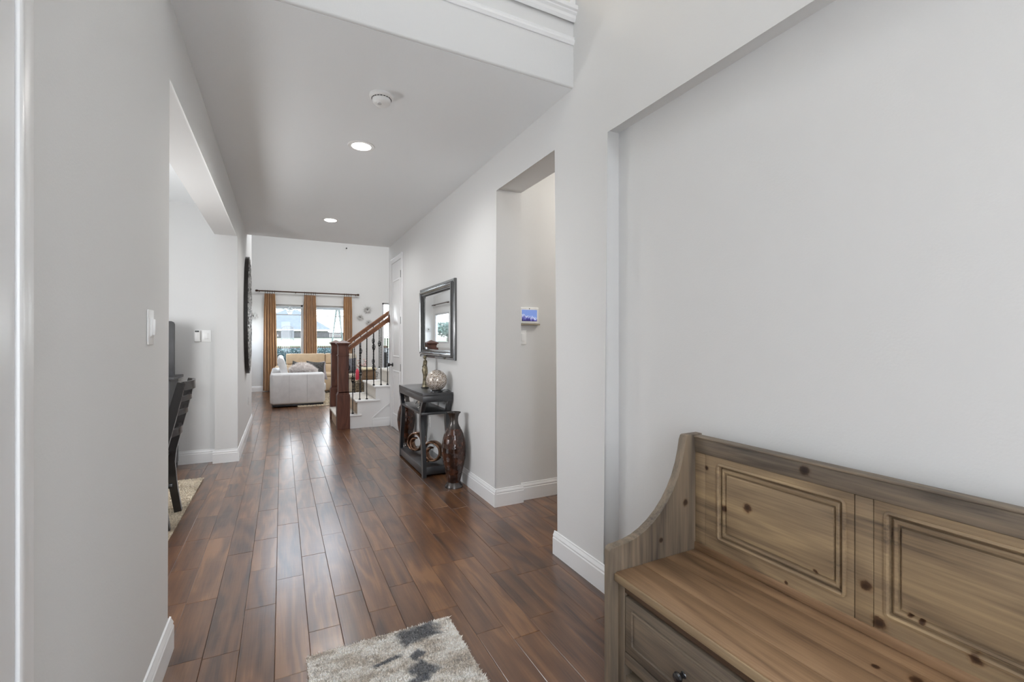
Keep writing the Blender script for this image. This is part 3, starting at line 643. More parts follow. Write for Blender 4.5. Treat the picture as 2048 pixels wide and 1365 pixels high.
# ---- ring sculptures
m_bronze = M('bronze_glaze', (0.25, 0.115, 0.06), 0.14, 0.75, var=0.45, vscale=9, coat=0.5, col2=(0.50, 0.28, 0.17))
def swirl(label, x, y, s, rot):
    t = thing('ring_sculpture', label, 'sculpture', (x, y, 0.092)); b = B(); path, ws, hs = [], [], []
    n = 60
    for i in range(n + 1):
        k = i / n; a = -PI * 0.35 + 2 * PI * 1.45 * k; R = (0.108 - 0.066 * k ** 1.4) * s
        path.append((x + 0.012 * math.sin(2 * PI * k), y + R * math.cos(a), 0.092 + 0.118 * s + R * math.sin(a) - 0.006))
        ws.append((0.105 * (1 - 0.35 * k)) * s * min(1, 0.25 + 8 * k, 0.25 + 8 * (1 - k))); hs.append((0.030) * s * min(1, 0.3 + 8 * k, 0.3 + 8 * (1 - k)))
    # elliptical section band
    rings = []; P = [Vector(p) for p in path]
    for i, p in enumerate(P):
        tt = (P[min(i + 1, n)] - P[max(i - 1, 0)]).normalized(); u = Vector((1, 0, 0)); u = (u - tt * u.dot(tt)).normalized(); w = tt.cross(u)
        rings.append([p + u * math.cos(2 * PI * q / 14) * ws[i] / 2 + w * math.sin(2 * PI * q / 14) * hs[i] / 2 for q in range(14)])
    b.loft(rings).rot(rot, 'Z', (x, y, 0)); 
    mz = min(v.co.z for v in b.bm.verts); bmesh.ops.translate(b.bm, vec=(0, 0, 0.0925 - mz), verts=b.bm.verts)
    b.done('ring_body', m_bronze, t, ang=60)
swirl('bronze ring sculpture on the lower shelf, near the far table leg', 1.31, 4.86, 1.02, 0.55)
swirl('bronze ring sculpture on the lower shelf, nearest the front vase', 1.335, 4.36, 1.02, 0.75)
# ---- figurine of a draped standing woman
fg = thing('figurine', 'slender bronze figurine of draped standing woman on console table', 'figurine', (1.352, 4.70, TZ))
m_fig = M('figurine_bronze', (0.10, 0.08, 0.045), 0.32, 0.7, var=0.6, vscale=30, col2=(0.42, 0.36, 0.24), bump=0.5, bscale=90)
fx, fy = 1.352, 4.70
secs = [(0.008, 0, 0.046, 0.034), (0.02, 0, 0.043, 0.032), (0.05, 0, 0.033, 0.025), (0.10, 0.002, 0.026, 0.021), (0.14, 0.004, 0.026, 0.022), (0.165, 0.001, 0.032, 0.027), (0.19, -0.004, 0.036, 0.029), (0.215, -0.005, 0.031, 0.025), (0.235, -0.001, 0.023, 0.019), (0.258, 0.003, 0.028, 0.021), (0.275, 0.004, 0.032, 0.021), (0.29, 0.003, 0.028, 0.018), (0.297, 0.001, 0.011, 0.010), (0.305, -0.002, 0.010, 0.010), (0.312, -0.005, 0.016, 0.015), (0.322, -0.006, 0.018, 0.019), (0.333, -0.006, 0.016, 0.018), (0.342, -0.004, 0.009, 0.011), (0.346, -0.003, 0.003, 0.004)]
rings = []
for z, o, a, c in secs:
    ring = []
    for k in range(20):
        t = 2 * PI * k / 20; f = 1 + (0.10 * math.cos(7 * t + z * 30) if z < 0.2 else 0.0)
        ring.append((fx + c * f * math.cos(t), fy - o + a * f * math.sin(t), TZ + z))
    rings.append(ring)
b = B().loft(rings)
for sg in (-1, 1): b.tube([(fx - 0.004, fy + sg * 0.026, TZ + 0.28), (fx - 0.006, fy + sg * 0.036, TZ + 0.245), (fx - 0.014, fy + sg * 0.028, TZ + 0.215), (fx - 0.024, fy + sg * 0.008, TZ + 0.225)], [0.010, 0.008, 0.0065, 0.006], 8)
b.done('body', m_fig, fg)
B().ball((fx + 0.010, fy + 0.006, TZ + 0.338), 0.014, 12).done('hair_bun', M('figurine_dark', (0.03, 0.028, 0.025), 0.4, 0.5), fg)
B().lathe([(0.052, 0), (0.054, 0.004), (0.05, 0.010), (0.046, 0.012)], (fx, fy, TZ), 24, sx=0.8).done('plinth', M('figurine_dark', (0.03, 0.028, 0.025)), fg)
# ---- mosaic globe lamp
def mosaicm():
    m, n, l, p = nodes('mosaic_glass'); tc = n.new('ShaderNodeTexCoord'); vo = n.new('ShaderNodeTexVoronoi'); vo.inputs['Scale'].default_value = 190; l.new(tc.outputs['Object'], vo.inputs[0])
    sp = n.new('ShaderNodeSeparateColor'); l.new(vo.outputs['Color'], sp.inputs[0]); rpn = n.new('ShaderNodeValToRGB'); l.new(sp.outputs[0], rpn.inputs[0]); e = rpn.color_ramp.elements
    e[0].color = (0.05, 0.035, 0.025, 1); e[1].color = (0.95, 0.92, 0.88, 1); e.new(0.2).color = (0.30, 0.22, 0.16, 1); e.new(0.5).color = (0.62, 0.52, 0.43, 1)
    l.new(rpn.outputs[0], p.inputs['Base Color']); p.inputs['Roughness'].default_value = 0.22; p.inputs['Metallic'].default_value = 0.35
    bp = n.new('ShaderNodeBump'); bp.inputs['Strength'].default_value = 0.8; bp.inputs['Distance'].default_value = 0.003; l.new(sp.outputs[1], bp.inputs['Height']); l.new(bp.outputs[0], p.inputs['Normal']); return m
gl = thing('globe_lamp', 'round mosaic glass globe lamp on black stand, on console table', 'lamp', (1.352, 4.30, TZ))
B().ball((1.352, 4.30, TZ + 0.112), 0.102, 48).done('globe', mosaicm(), gl)
B().lathe([(0.060, 0), (0.060, 0.008), (0.05, 0.016), (0.042, 0.022)], (1.352, 4.30, TZ), 28).done('stand', m_black, gl)
B().tube([(1.40, 4.285, TZ + 0.008), (1.425, 4.27, TZ + 0.022), (1.45, 4.262, TZ + 0.02), (1.484, 4.258, TZ + 0.004), (1.484, 4.258, TZ - 0.10), (1.484, 4.30, TZ - 0.3)], 0.0035, 6).done('cord', m_black, gl)
B().box(1.478, 1.486, 4.252, 4.264, 0.655, 0.69, 0.002).done('cord_switch', m_black, gl)
# ---- small silver figure on the middle shelf
sf = thing('small_statuette', 'small silver and black statuette on the middle console shelf', 'figurine', (1.27, 4.62, 0.606))
ms_ = M('statuette_silver', (0.6, 0.58, 0.55), 0.25, 0.85, var=0.5, vscale=60)
b = B().lathe([(0.030, 0), (0.030, 0.006), (0.010, 0.010), (0.012, 0.03), (0.020, 0.05), (0.017, 0.07), (0.022, 0.085), (0.010, 0.098), (0.007, 0.103), (0.015, 0.112), (0.017, 0.124), (0.010, 0.137), (0, 0.14)], (1.27, 4.62, 0.606), 16)
b.tube([(1.27, 4.60, 0.688), (1.255, 4.575, 0.715), (1.262, 4.558, 0.742)], 0.006, 7).tube([(1.27, 4.64, 0.688), (1.255, 4.665, 0.665), (1.245, 4.68, 0.64)], 0.006, 7)
b.done('body', ms_, sf); B().ball((1.262, 4.556, 0.750), 0.010, 10).done('ornament', m_black, sf); B().ball((1.27, 4.62, 0.746), 0.010, 10).done('hat', m_black, sf)

# ================================================================== MIRROR
mi = thing('wall_mirror', 'rectangular mirror in black and silver frame above console table', 'mirror', (XR, 4.70, 1.5))
MY0, MY1, MZ0, MZ1 = 4.105, 5.295, 1.105, 1.895
b = B(); loops = []
FP = [(0, 0.0), (0.0, 0.022), (0.004, 0.030), (0.024, 0.030), (0.027, 0.024), (0.031, 0.036), (0.042, 0.048), (0.056, 0.048), (0.066, 0.038), (0.069, 0.030), (0.074, 0.034), (0.082, 0.034), (0.088, 0.024), (0.094, 0.016)]
for ins, d in FP: loops.append([(XR - d, MY0 + ins, MZ0 + ins), (XR - d, MY1 - ins, MZ0 + ins), (XR - d, MY1 - ins, MZ1 - ins), (XR - d, MY0 + ins, MZ1 - ins)])
m_mfr = M('mirror_frame_lacquer', (0.012, 0.012, 0.014), 0.16, coat=1.0); m_mfr.node_tree.nodes['Principled BSDF'].inputs['IOR'].default_value = 2.0
b.loft(loops, cap=False).done('frame', m_mfr, mi, ang=30)
ins = 0.094; g0, g1, h0, h1 = MY0 + ins, MY1 - ins, MZ0 + ins, MZ1 - ins
ringpanel(B(), (g0, g1, h0, h1), XR, [(0, 0.012), (0.024, 0.0145)], r=0.0006, fill=False).done('bevel', m_mirror, mi, smooth=False)
B().faces([(XR - 0.0146, g0 + 0.024, h0 + 0.024), (XR - 0.0146, g1 - 0.024, h0 + 0.024), (XR - 0.0146, g1 - 0.024, h1 - 0.024), (XR - 0.0146, g0 + 0.024, h1 - 0.024)], [(0, 1, 2, 3)]).done('mirror_glass', m_mirror, mi, smooth=False)

# ================================================================== STAIRCASE
st = thing('staircase', 'carpeted staircase with oak newels and black iron balusters', 'staircase', (1.3, 7.55, 0))
SY0, SY1, RUN, RISE, SX = 7.035, 8.12, 0.266, 0.2045, 0.735
for k in range(1, 8):
    x0 = SX + RUN * (k - 1); ya = SY0 if x0 < 1.45 else 7.21; z = RISE * k
    b = B(); 
    # white end cap (return nosing) and carpet field
    xs_ = 0.893 if k == 1 else x0 - 0.028
    if x0 < 1.45: B().box(xs_, min(x0 + RUN + 0.06, XR - 0.002), SY0 - 0.022, SY0 + 0.12, z - 0.028, z, 0.008, 3).done('tread_return', m_trim, st)
    B().box(xs_, x0 + RUN + 0.06, SY1 - 0.12, SY1 + 0.022, z - 0.028, z, 0.008, 3).done('tread_return', m_trim, st)
    B().box(x0 - 0.032, x0 + RUN + 0.002, max(ya, SY0 + 0.115), SY1 - 0.115, z - 0.034, z + 0.004, 0.012, 3).done('tread', m_carpet, st)
    B().box(x0, x0 + 0.02, ya + 0.02, SY1 - 0.02, z - RISE, z - 0.02).done('riser', m_tancarpet if k < 3 else m_carpet, st)
sk = [(0.80, 0)]
for k in range(1, 4): sk += [(max(SX + RUN * (k - 1), 0.80), RISE * k - 0.027), (min(SX + RUN * k, XR - 0.001), RISE * k - 0.027)]
sk += [(XR - 0.001, 0)]
B().poly(sk, 'y', SY0, SY0 + 0.03).done('side_board', m_trim, st, smooth=False)
sk2 = [(SX, 0)]
for k in range(1, 8): sk2 += [(SX + RUN * (k - 1), RISE * k - 0.027), (SX + RUN * k, RISE * k - 0.027)]
sk2 += [(SX + RUN * 7, 0)]
B().poly(sk2, 'y', SY1 - 0.03, SY1).done('side_board', m_trim, st, smooth=False)
b = B().poly([(SY0 - d, z) for d, z in [(0, 0), (0.012, 0), (0.012, 0.09), (0.009, 0.098), (0.011, 0.104), (0.007, 0.115), (0.005, 0.128), (0, 0.13)]], 'x', 1.215, XR - 0.02); b.done('skirting', m_trim, st, ang=25)
B().bar([(1.215, SY0 - 0.005, 0.132), (1.478, SY0 - 0.005, 0.352)], 0.016, 0.014, up=(0, 1, 0)).done('diagonal_moulding', m_trim, st, smooth=False)
def newel(y):
    x = 0.808; o = B()
    o.box(x - 0.088, x + 0.088, y - 0.088, y + 0.088, 0, 0.50, 0.003)
    o.poly([(x - 0.088, 0.499), (x + 0.088, 0.499), (x + 0.066, 0.545), (x - 0.066, 0.545)], 'y', y - 0.070, y + 0.070)
    o.box(x - 0.070, x + 0.070, y - 0.070, y + 0.070, 0.53, 1.245, 0.003)
    n_ = o.done('newel_post', m_oak, st, smooth=False)
    B().box(x - 0.080, x + 0.080, y - 0.080, y + 0.080, 1.068, 1.086, 0.006, 2).done('collar', m_oak, n_)
    c = B().box(x - 0.078, x + 0.078, y - 0.078, y + 0.078, 1.222, 1.243, 0.006, 2).box(x - 0.096, x + 0.096, y - 0.096, y + 0.096, 1.243, 1.262, 0.005, 2)
    c.faces([(x - 0.09, y - 0.09, 1.262), (x + 0.09, y - 0.09, 1.262), (x + 0.09, y + 0.09, 1.262), (x - 0.09, y + 0.09, 1.262), (x, y, 1.305)], [(0, 1, 4), (1, 2, 4), (2, 3, 4), (3, 0, 4)])
    c.done('cap', m_oak, n_, smooth=False)
NY0, NY1 = 7.105, 8.105
newel(NY0); newel(NY1)
SL = RISE / RUN
def railz(x): return 1.165 + (x - 0.88) * SL
RP = [(-0.034, -0.030), (0.034, -0.030), (0.034, -0.012), (0.028, -0.004), (0.032, 0.010), (0.030, 0.026), (0.018, 0.036), (-0.018, 0.036), (-0.030, 0.026), (-0.032, 0.010), (-0.028, -0.004), (-0.034, -0.012)]
def rail(y, x1):
    rings = [[(x, y + a, railz(x) + c * 1.22) for a, c in RP] for x in (0.872, x1)]
    return B().loft(rings).done('handrail', m_rail, st, ang=30)
h = rail(NY0 + 0.01, XR - 0.012); rail(NY1, 2.2)
B().lathe([(0.066, 0), (0.066, 0.010), (0.058, 0.016), (0.05, 0.018)], (XR - 0.020, NY0 + 0.01, railz(XR)), 24, 'x').done('rosette', m_oak, h)
def baluster(x, y, z0, kind):
    z1 = railz(x) - 0.03; b = B(); w = 0.0058; n = 44; rings = []
    L = z1 - z0
    for i in range(n + 1):
        t = i / n; z = z0 + L * t; tw = 0.0
        if 0.34 < t < 0.84: tw = (t - 0.34) / 0.5 * 2 * PI * (2.25 if kind != 2 else 3)
        elif t >= 0.84: tw = 2 * PI * (2.25 if kind != 2 else 3)
        rings.append([(x + w * 1.41 * math.cos(tw + PI / 4 + PI / 2 * q), y + w * 1.41 * math.sin(tw + PI / 4 + PI / 2 * q), z) for q in range(4)])
    o = b.loft(rings).done('baluster', m_iron, st, smooth=False)
    B().box(x - 0.015, x + 0.015, y - 0.015, y + 0.015, z0, z0 + 0.018, 0.005).done('shoe', m_iron, o)
    if kind in (0, 1):
        for f in ((0.52,) if kind == 0 else (0.34, 0.72)):
            zc = z0 + L * f; kb = B()
            for q in range(4):
                a0 = PI / 2 * q; pts = []
                for i in range(9):
                    t = i / 8; r = 0.022 * math.sin(PI * t) + 0.003; a = a0 + 1.6 * t; pts.append((x + r * math.cos(a), y + r * math.sin(a), zc - 0.05 + 0.10 * t))
                kb.tube(pts, 0.0042, 5)
            kb.done('basket', m_iron, o)
for i, x in enumerate((0.945, 1.045, 1.147, 1.249, 1.357, 1.455)):
    k = 1 + int((x - SX + 0.028) / RUN); baluster(x, NY0 + 0.005, RISE * k, (0, 2, 2, 1, 2, 2)[i])
for i, x in enumerate((0.93, 1.01, 1.105, 1.207, 1.31, 1.416, 1.516, 1.613, 1.72)):
    k = 1 + int((x - SX + 0.028) / RUN); baluster(x, NY1 - 0.005, RISE * k + 0.002, (2, 0, 2, 1, 2, 1, 0, 2, 2)[i])

# ================================================================== CEILING FITTINGS
sd = thing('smoke_detector', 'round white smoke detector on the hall ceiling', 'smoke detector', (0.527, 2.745, HC))
B().lathe([(0.070, 0), (0.070, -0.012), (0.062, -0.020), (0.058, -0.022)], (0.527, 2.745, HC), 40).done('base_plate', m_plast, sd)
b = B().lathe([(0.052, -0.020), (0.054, -0.030), (0.050, -0.044), (0.038, -0.054), (0.020, -0.058), (0, -0.059)], (0.527, 2.745, HC), 40); b.done('sensor_dome', m_plast, sd)
b = B()
for q in range(20):
    a0 = 2 * PI * q / 20; a1 = a0 + 0.2
    b.tube([(0.527 + 0.0555 * math.cos(a), 2.745 + 0.0555 * math.sin(a), HC - 0.0235) for a in (a0, (a0 + a1) / 2, a1)], 0.0022, 5)
b.done('vent_slots', m_darkm, sd)
B().lathe([(0.012, -0.052), (0.012, -0.0605), (0, -0.061)], (0.512, 2.728, HC), 16).done('test_button', M('detector_grey', (0.6, 0.6, 0.6), 0.4), sd)
m_lens = M('lit_lens', (1.0, 0.97, 0.92), 0.3, emit=14.0)
def can(x, y, lab, e):
    t = thing('recessed_light', lab, 'ceiling light', (x, y, HC), 'recessed lights in the hall ceiling')
    B().lathe([(0.066, -0.002), (0.069, -0.007), (0.094, -0.006), (0.098, 0), (0.094, 0.002), (0.066, 0.002)], (x, y, HC), 40).done('trim_ring', m_trim, t)
    B().lathe([(0.067, 0.0005), (0.067, -0.006), (0.052, -0.013), (0, -0.017)], (x, y, HC), 36).done('lens', m_lens, t)
    l = lamp('recessed_lamp', 'SPOT', (x, y, HC - 0.012), e, (1, 0.99, 0.97), (0, 0, 0), spot_size=math.radians(165), spot_blend=0.6, shadow_soft_size=0.06)
can(0.529, 3.52, 'lit recessed ceiling light nearest the smoke detector', 44)
can(0.524, 5.85, 'lit recessed ceiling light farthest down the hall', 44)
# unseen fittings of the neighbouring spaces: side passage, upstairs loft
lamp('passage_lamp', 'POINT', (2.75, 2.45, 2.6), 20, (1, 0.94, 0.86), shadow_soft_size=0.12)
lamp('loft_lamp', 'POINT', (0.6, 3.5, 4.6), 25, (1, 0.88, 0.7), shadow_soft_size=0.12)

# ================================================================== SWITCHES, OUTLETS, WALL PANEL
def switch(label, plane, c, y, z, sg, w=0.07, h=0.117, rockers=((0,),), cat='light switch'):
    t = thing('light_switch', label, cat, (c, y, z) if plane == 'x' else (y, c, z))
    def bx(a, e, z0, z1, d0, d1, bv):
        q = sorted((c + sg * d0, c + sg * d1))
        return B().box(q[0], q[1], y + a, y + e, z + z0, z + z1, bv) if plane == 'x' else B().box(y + a, y + e, q[0], q[1], z + z0, z + z1, bv)
    bx(-w / 2, w / 2, -h / 2, h / 2, 0.0005, 0.006, 0.002).done('plate', m_plast, t)
    bx(-0.0175, 0.0175, -0.034, 0.034, 0.005, 0.0085, 0.001).done('rocker_frame', m_plast, t)
    bx(-0.015, 0.015, -0.031, 0.031, 0.0075, 0.0115, 0.0015).done('rocker', m_plast, t)
    return t
t = switch('white dimmer switch plate at the edge of the dining opening', 'x', XL, 2.028, 1.346, 1, w=0.075, h=0.125)
B().box(XL + 0.009, XL + 0.018, 2.020, 2.032, 1.318, 1.375, 0.002).done('dimmer_paddle', m_plast, t)
B().box(XL + 0.009, XL + 0.013, 2.040, 2.046, 1.318, 1.372, 0.001).done('slider', M('detector_grey', (0.6, 0.6, 0.6)), t)
switch('white light switch on the dining room wall', 'y', 5.80, -0.713, 1.345, -1, 0.085, 0.125)
switch('white light switch under the wall panel in the side passage', 'y', 3.265, 1.748, 1.324, -1)
def outlet(label, c, y, z, sg):
    t = thing('wall_outlet', label, 'outlet', (c, y, z)); q = sorted((c + sg * 0.0005, c + sg * 0.006))
    B().box(q[0], q[1], y - 0.036, y + 0.036, z - 0.058, z + 0.058, 0.002).done('plate', m_plast, t)
    for dz in (-0.022, 0.022):
        q = sorted((c + sg * 0.005, c + sg * 0.0085)); so = B().box(q[0], q[1], y - 0.016, y + 0.016, z + dz - 0.014, z + dz + 0.014, 0.003).done('socket', m_plast, t)
        q = sorted((c + sg * 0.008, c + sg * 0.0088))
        for dy in (-0.006, 0.006): B().box(q[0], q[1], y + dy - 0.001, y + dy + 0.001, z + dz - 0.004, z + dz + 0.006).done('slot', m_darkm, so)
outlet('white outlet low on the left wall under the medallion', XL, 7.40, 0.45, 1)
outlet('white outlet on the wall behind the console table', XR, 4.98, 0.38, -1)
sn = thing('wall_sensor', 'small white wall sensor beside the dining room switch', 'sensor', (-0.793, 5.80, 1.345))
B().box(-0.822, -0.765, 5.768, 5.799, 1.282, 1.408, 0.012, 3).done('body', m_plast, sn)
B().box(-0.812, -0.775, 5.765, 5.772, 1.386, 1.402, 0.003).done('lens', M('sensor_dark', (0.06, 0.06, 0.06), 0.2), sn)
# wall tablet
def screenm():
    m, n, l, p = nodes('tablet_screen'); p.inputs['Base Color'].default_value = (0.01, 0.01, 0.02, 1); p.inputs['Roughness'].default_value = 0.15
    tc = n.new('ShaderNodeTexCoord'); sp = n.new('ShaderNodeSeparateXYZ'); l.new(tc.outputs['Generated'], sp.inputs[0])
    mp = n.new('ShaderNodeMapping'); mp.inputs['Scale'].default_value = (11, 1, 2.2); l.new(tc.outputs['Generated'], mp.inputs[0]); nz = n.new('ShaderNodeTexNoise'); nz.inputs['Scale'].default_value = 1.3; nz.inputs['Detail'].default_value = 3; l.new(mp.outputs[0], nz.inputs[0])
    ad = n.new('ShaderNodeMath'); ad.operation = 'MULTIPLY_ADD'; ad.inputs[1].default_value = 0.9; l.new(nz.outputs[0], ad.inputs[0]); l.new(sp.outputs['Z'], ad.inputs[2])
    mx = n.new('ShaderNodeMath'); mx.operation = 'MULTIPLY_ADD'; mx.inputs[1].default_value = 0.25; l.new(sp.outputs['X'], mx.inputs[0]); l.new(ad.outputs[0], mx.inputs[2])
    rpn = n.new('ShaderNodeValToRGB'); l.new(mx.outputs[0], rpn.inputs[0]); e = rpn.color_ramp.elements
    e[0].position = 0.45; e[0].color = (0.006, 0.006, 0.02, 1); e[1].position = 1.4; e[1].color = (0.1, 0.18, 0.5, 1)
    for q, c in ((0.65, (0.05, 0.04, 0.22)), (0.85, (0.15, 0.16, 0.45)), (0.97, (0.75, 0.8, 0.95)), (1.0, (0.2, 0.3, 0.65))): x = e.new(min(q, 1)); x.color = (*c, 1)
    l.new(rpn.outputs[0], p.inputs['Emission Color']); p.inputs['Emission Strength'].default_value = 0.8; return m
tb = thing('wall_tablet', 'white wall control panel showing a blue picture in the passage', 'control panel', (1.802, 3.265, 1.505))
B().box(1.715, 1.890, 3.243, 3.2645, 1.436, 1.568, 0.006, 3).done('case', m_plast, tb)
B().box(1.732, 1.873, 3.2415, 3.2435, 1.455, 1.548, 0.0005).done('screen', screenm(), tb, smooth=False)
b = B().ball((1.802, 3.2425, 1.557), 0.0042, 10, (1, 0.3, 1)); b.done('camera_lens', m_darkm, tb)
B().box(1.714, 1.894, 3.226, 3.2645, 1.422, 1.436, 0.003).done('shelf_lip', M('taupe_plastic', (0.33, 0.29, 0.22), 0.5), tb)

# ================================================================== CARVED MEDALLION on the left wall
md = thing('wall_medallion', 'tall oval carved black fretwork medallion on the left wall', 'wall art', (XL, 6.95, 1.632))
mc, R, OV = (6.95, 1.632), 0.77, 0.42 / 0.77
def ringy(b, r0, r1, d0, d1, seg=72, cy=mc[0], cz=mc[1]):
    rings = []
    for i in range(seg):
        a = 2 * PI * i / seg; rings.append([(XL + d, cy + r * math.cos(a), cz + r * math.sin(a)) for d, r in ((d0, r0), (d0, r1), (d1, r1), (d1, r0))])
    return b.loft(rings, closed=True)
m_med = M('carved_black_wood', (0.014, 0.012, 0.011), 0.35, var=0.5, vscale=20, coat=0.2)
ringy(B(), R - 0.045, R, 0.001, 0.045).squash().done('rim', m_med, md, ang=30)
b = B(); ringy(b, 0.46, 0.485, 0.030, 0.052); ringy(b, 0.22, 0.245, 0.030, 0.052)
for k in range(16):
    a = 2 * PI * k / 16
    for r0, r1, wd in ((0.485, 0.728, 0.115), (0.245, 0.462, 0.066)):
        pts = []
        for i in range(17):
            t = i / 16 * 2 * PI; rr = (r0 + r1) / 2 - (r1 - r0) / 2 * math.cos(t); off = wd * math.sin(t) * (0.6 + 0.4 * (rr - r0) / (r1 - r0))
            pts.append((XL + 0.040, mc[0] + rr * math.cos(a) - off * math.sin(a), mc[1] + rr * math.sin(a) + off * math.cos(a)))
        b.bar(pts[:-1], 0.013, 0.024, up=(1, 0, 0), closed=True)
    if k % 1 == 0:
        rr = 0.61; ringy(b, 0.022, 0.036, 0.030, 0.052, 14, mc[0] + rr * math.cos(a), mc[1] + rr * math.sin(a))
        b.bar([(XL + 0.040, mc[0] + q * math.cos(a), mc[1] + q * math.sin(a)) for q in (0.485, 0.575)], 0.012, 0.022, up=(1, 0, 0)); b.bar([(XL + 0.040, mc[0] + q * math.cos(a), mc[1] + q * math.sin(a)) for q in (0.645, 0.73)], 0.012, 0.022, up=(1, 0, 0))
        b.bar([(XL + 0.040, mc[0] + q * math.cos(a), mc[1] + q * math.sin(a)) for q in (0.06, 0.225)], 0.014, 0.022, up=(1, 0, 0))
b.squash().done('fretwork', M('distressed_silver_black', (0.02, 0.018, 0.018), 0.4, 0.0, var=0.5, vscale=26, col2=(0.75, 0.74, 0.72)), md, smooth=False)
B().lathe([(0.075, 0.004), (0.075, 0.03), (0.05, 0.045), (0, 0.05)], (XL, mc[0], mc[1]), 28, 'x').squash().done('boss', m_med, md)

# ================================================================== DINING ROOM
dc = thing('dining_chair', 'black wooden ladder-back dining chair at the opening on the left', 'chair', (-0.93, 3.97, 0.018))
def post(y):
    P = [(-0.690, 0.018), (-0.718, 0.20), (-0.738, 0.40), (-0.728, 0.50), (-0.700, 0.62), (-0.665, 0.76), (-0.632, 0.90), (-0.606, 1.012)]
    hs = [0.046, 0.05, 0.058, 0.06, 0.058, 0.055, 0.05, 0.044]
    rings = []
    for i, (x, z) in enumerate(P):
        a = Vector(P[min(i + 1, len(P) - 1)]) - Vector(P[max(i - 1, 0)]); a.normalize(); nx, nz = a.y, -a.x; h_ = hs[i] / 2
        rings.append([(x - nx * h_, y - 0.017, z - nz * h_), (x + nx * h_, y - 0.017, z + nz * h_), (x + nx * h_, y + 0.017, z + nz * h_), (x - nx * h_, y + 0.017, z - nz * h_)])
    B().loft(rings).done('back_post', m_blackw, dc, ang=40)
post(3.775); post(4.175)
for z, hh, x in ((0.985, 0.06, -0.612), (0.895, 0.035, -0.634), (0.80, 0.035, -0.657), (0.66, 0.05, -0.692)):
    pts = [(x + 0.035 * math.sin(PI * i / 10) + 0.01, 3.785 + 0.038 * i, z) for i in range(11)]
    B().bar(pts, 0.018, hh).done('back_slat', m_blackw, dc, ang=40)
B().box(-1.18, -0.74, 3.75, 4.20, 0.445, 0.485, 0.014, 3).done('seat', m_blackw, dc)
B().box(-1.15, -0.76, 3.78, 4.17, 0.395, 0.446).done('seat_frame', m_blackw, dc)
for y in (3.79, 4.16): B().poly([(-1.155, 0.018), (-1.125, 0.018), (-1.115, 0.44), (-1.165, 0.44)], 'y', y - 0.02, y + 0.02).done('front_leg', m_blackw, dc)
for y in (3.79, 4.16): B().box(-1.13, -0.72, y - 0.011, y + 0.011, 0.20, 0.235, 0.003).done('stretcher', m_blackw, dc)
hu = thing('buffet_hutch', 'dark grey buffet with raised back at the left edge of the dining wall', 'cabinet', (-1.6, 5.5, 0))
m_hut = M('charcoal_stain', (0.055, 0.055, 0.058), 0.4, var=0.15)
B().box(-2.3, -0.945, 5.32, 5.72, 0.06, 0.92, 0.004).done('body', m_hut, hu)
B().box(-2.33, -0.905, 5.29, 5.75, 0.92, 0.948, 0.006).done('counter', m_hut, hu)
b = B().poly([(-2.28, 0.948), (-0.925, 0.948), (-0.925, 1.455), (-0.932, 1.475), (-0.95, 1.485), (-2.26, 1.485), (-2.28, 1.465)], 'y', 5.40, 5.44, 0.003); b.done('raised_back', m_hut, hu)
for x in (-2.27, -0.99):
    for y in (5.34, 5.68): B().box(x, x + 0.04, y, y + 0.04, 0, 0.06).done('foot', m_hut, hu)
for x in (-2.28, -1.62): 
    d = B().box(x, x + 0.64, 5.31, 5.322, 0.1, 0.88, 0.003).done('cabinet_door', m_hut, hu); B().ball((x + 0.56, 5.30, 0.5), 0.014, 12).done('knob', m_darkm, d)

# ================================================================== LIVING ROOM
# curtain rod
cy = YF - 0.10
rd = thing('curtain_rod', 'long dark bronze curtain rod over the living room windows', 'curtain rod', (0.66, cy, 2.545))
m_rod = M('bronze_rod', (0.055, 0.026, 0.015), 0.35, 0.5)
B().lathe([(0.016, -1.215), (0.016, 1.215)], (0.66, cy, 2.545), 14, 'x').done('pole', m_rod, rd)
for x, sg in ((-0.555, -1), (1.875, 1)): B().lathe([(0.022, -0.03), (0.027, -0.01), (0.027, 0.02), (0.018, 0.03)], (x, cy, 2.545), 14, 'x').done('finial', m_rod, rd)
for x in (-0.5, 0.33, 1.82): B().box(x - 0.012, x + 0.012, cy, YF - 0.001, 2.525, 2.54).done('bracket', m_rod, rd)
m_curt = M('gold_brown_drape', (0.36, 0.18, 0.062), 0.65, var=0.18, vscale=5, bump=0.15, bscale=300, sheen=0.5, stretch=(6, 6, 0.6))
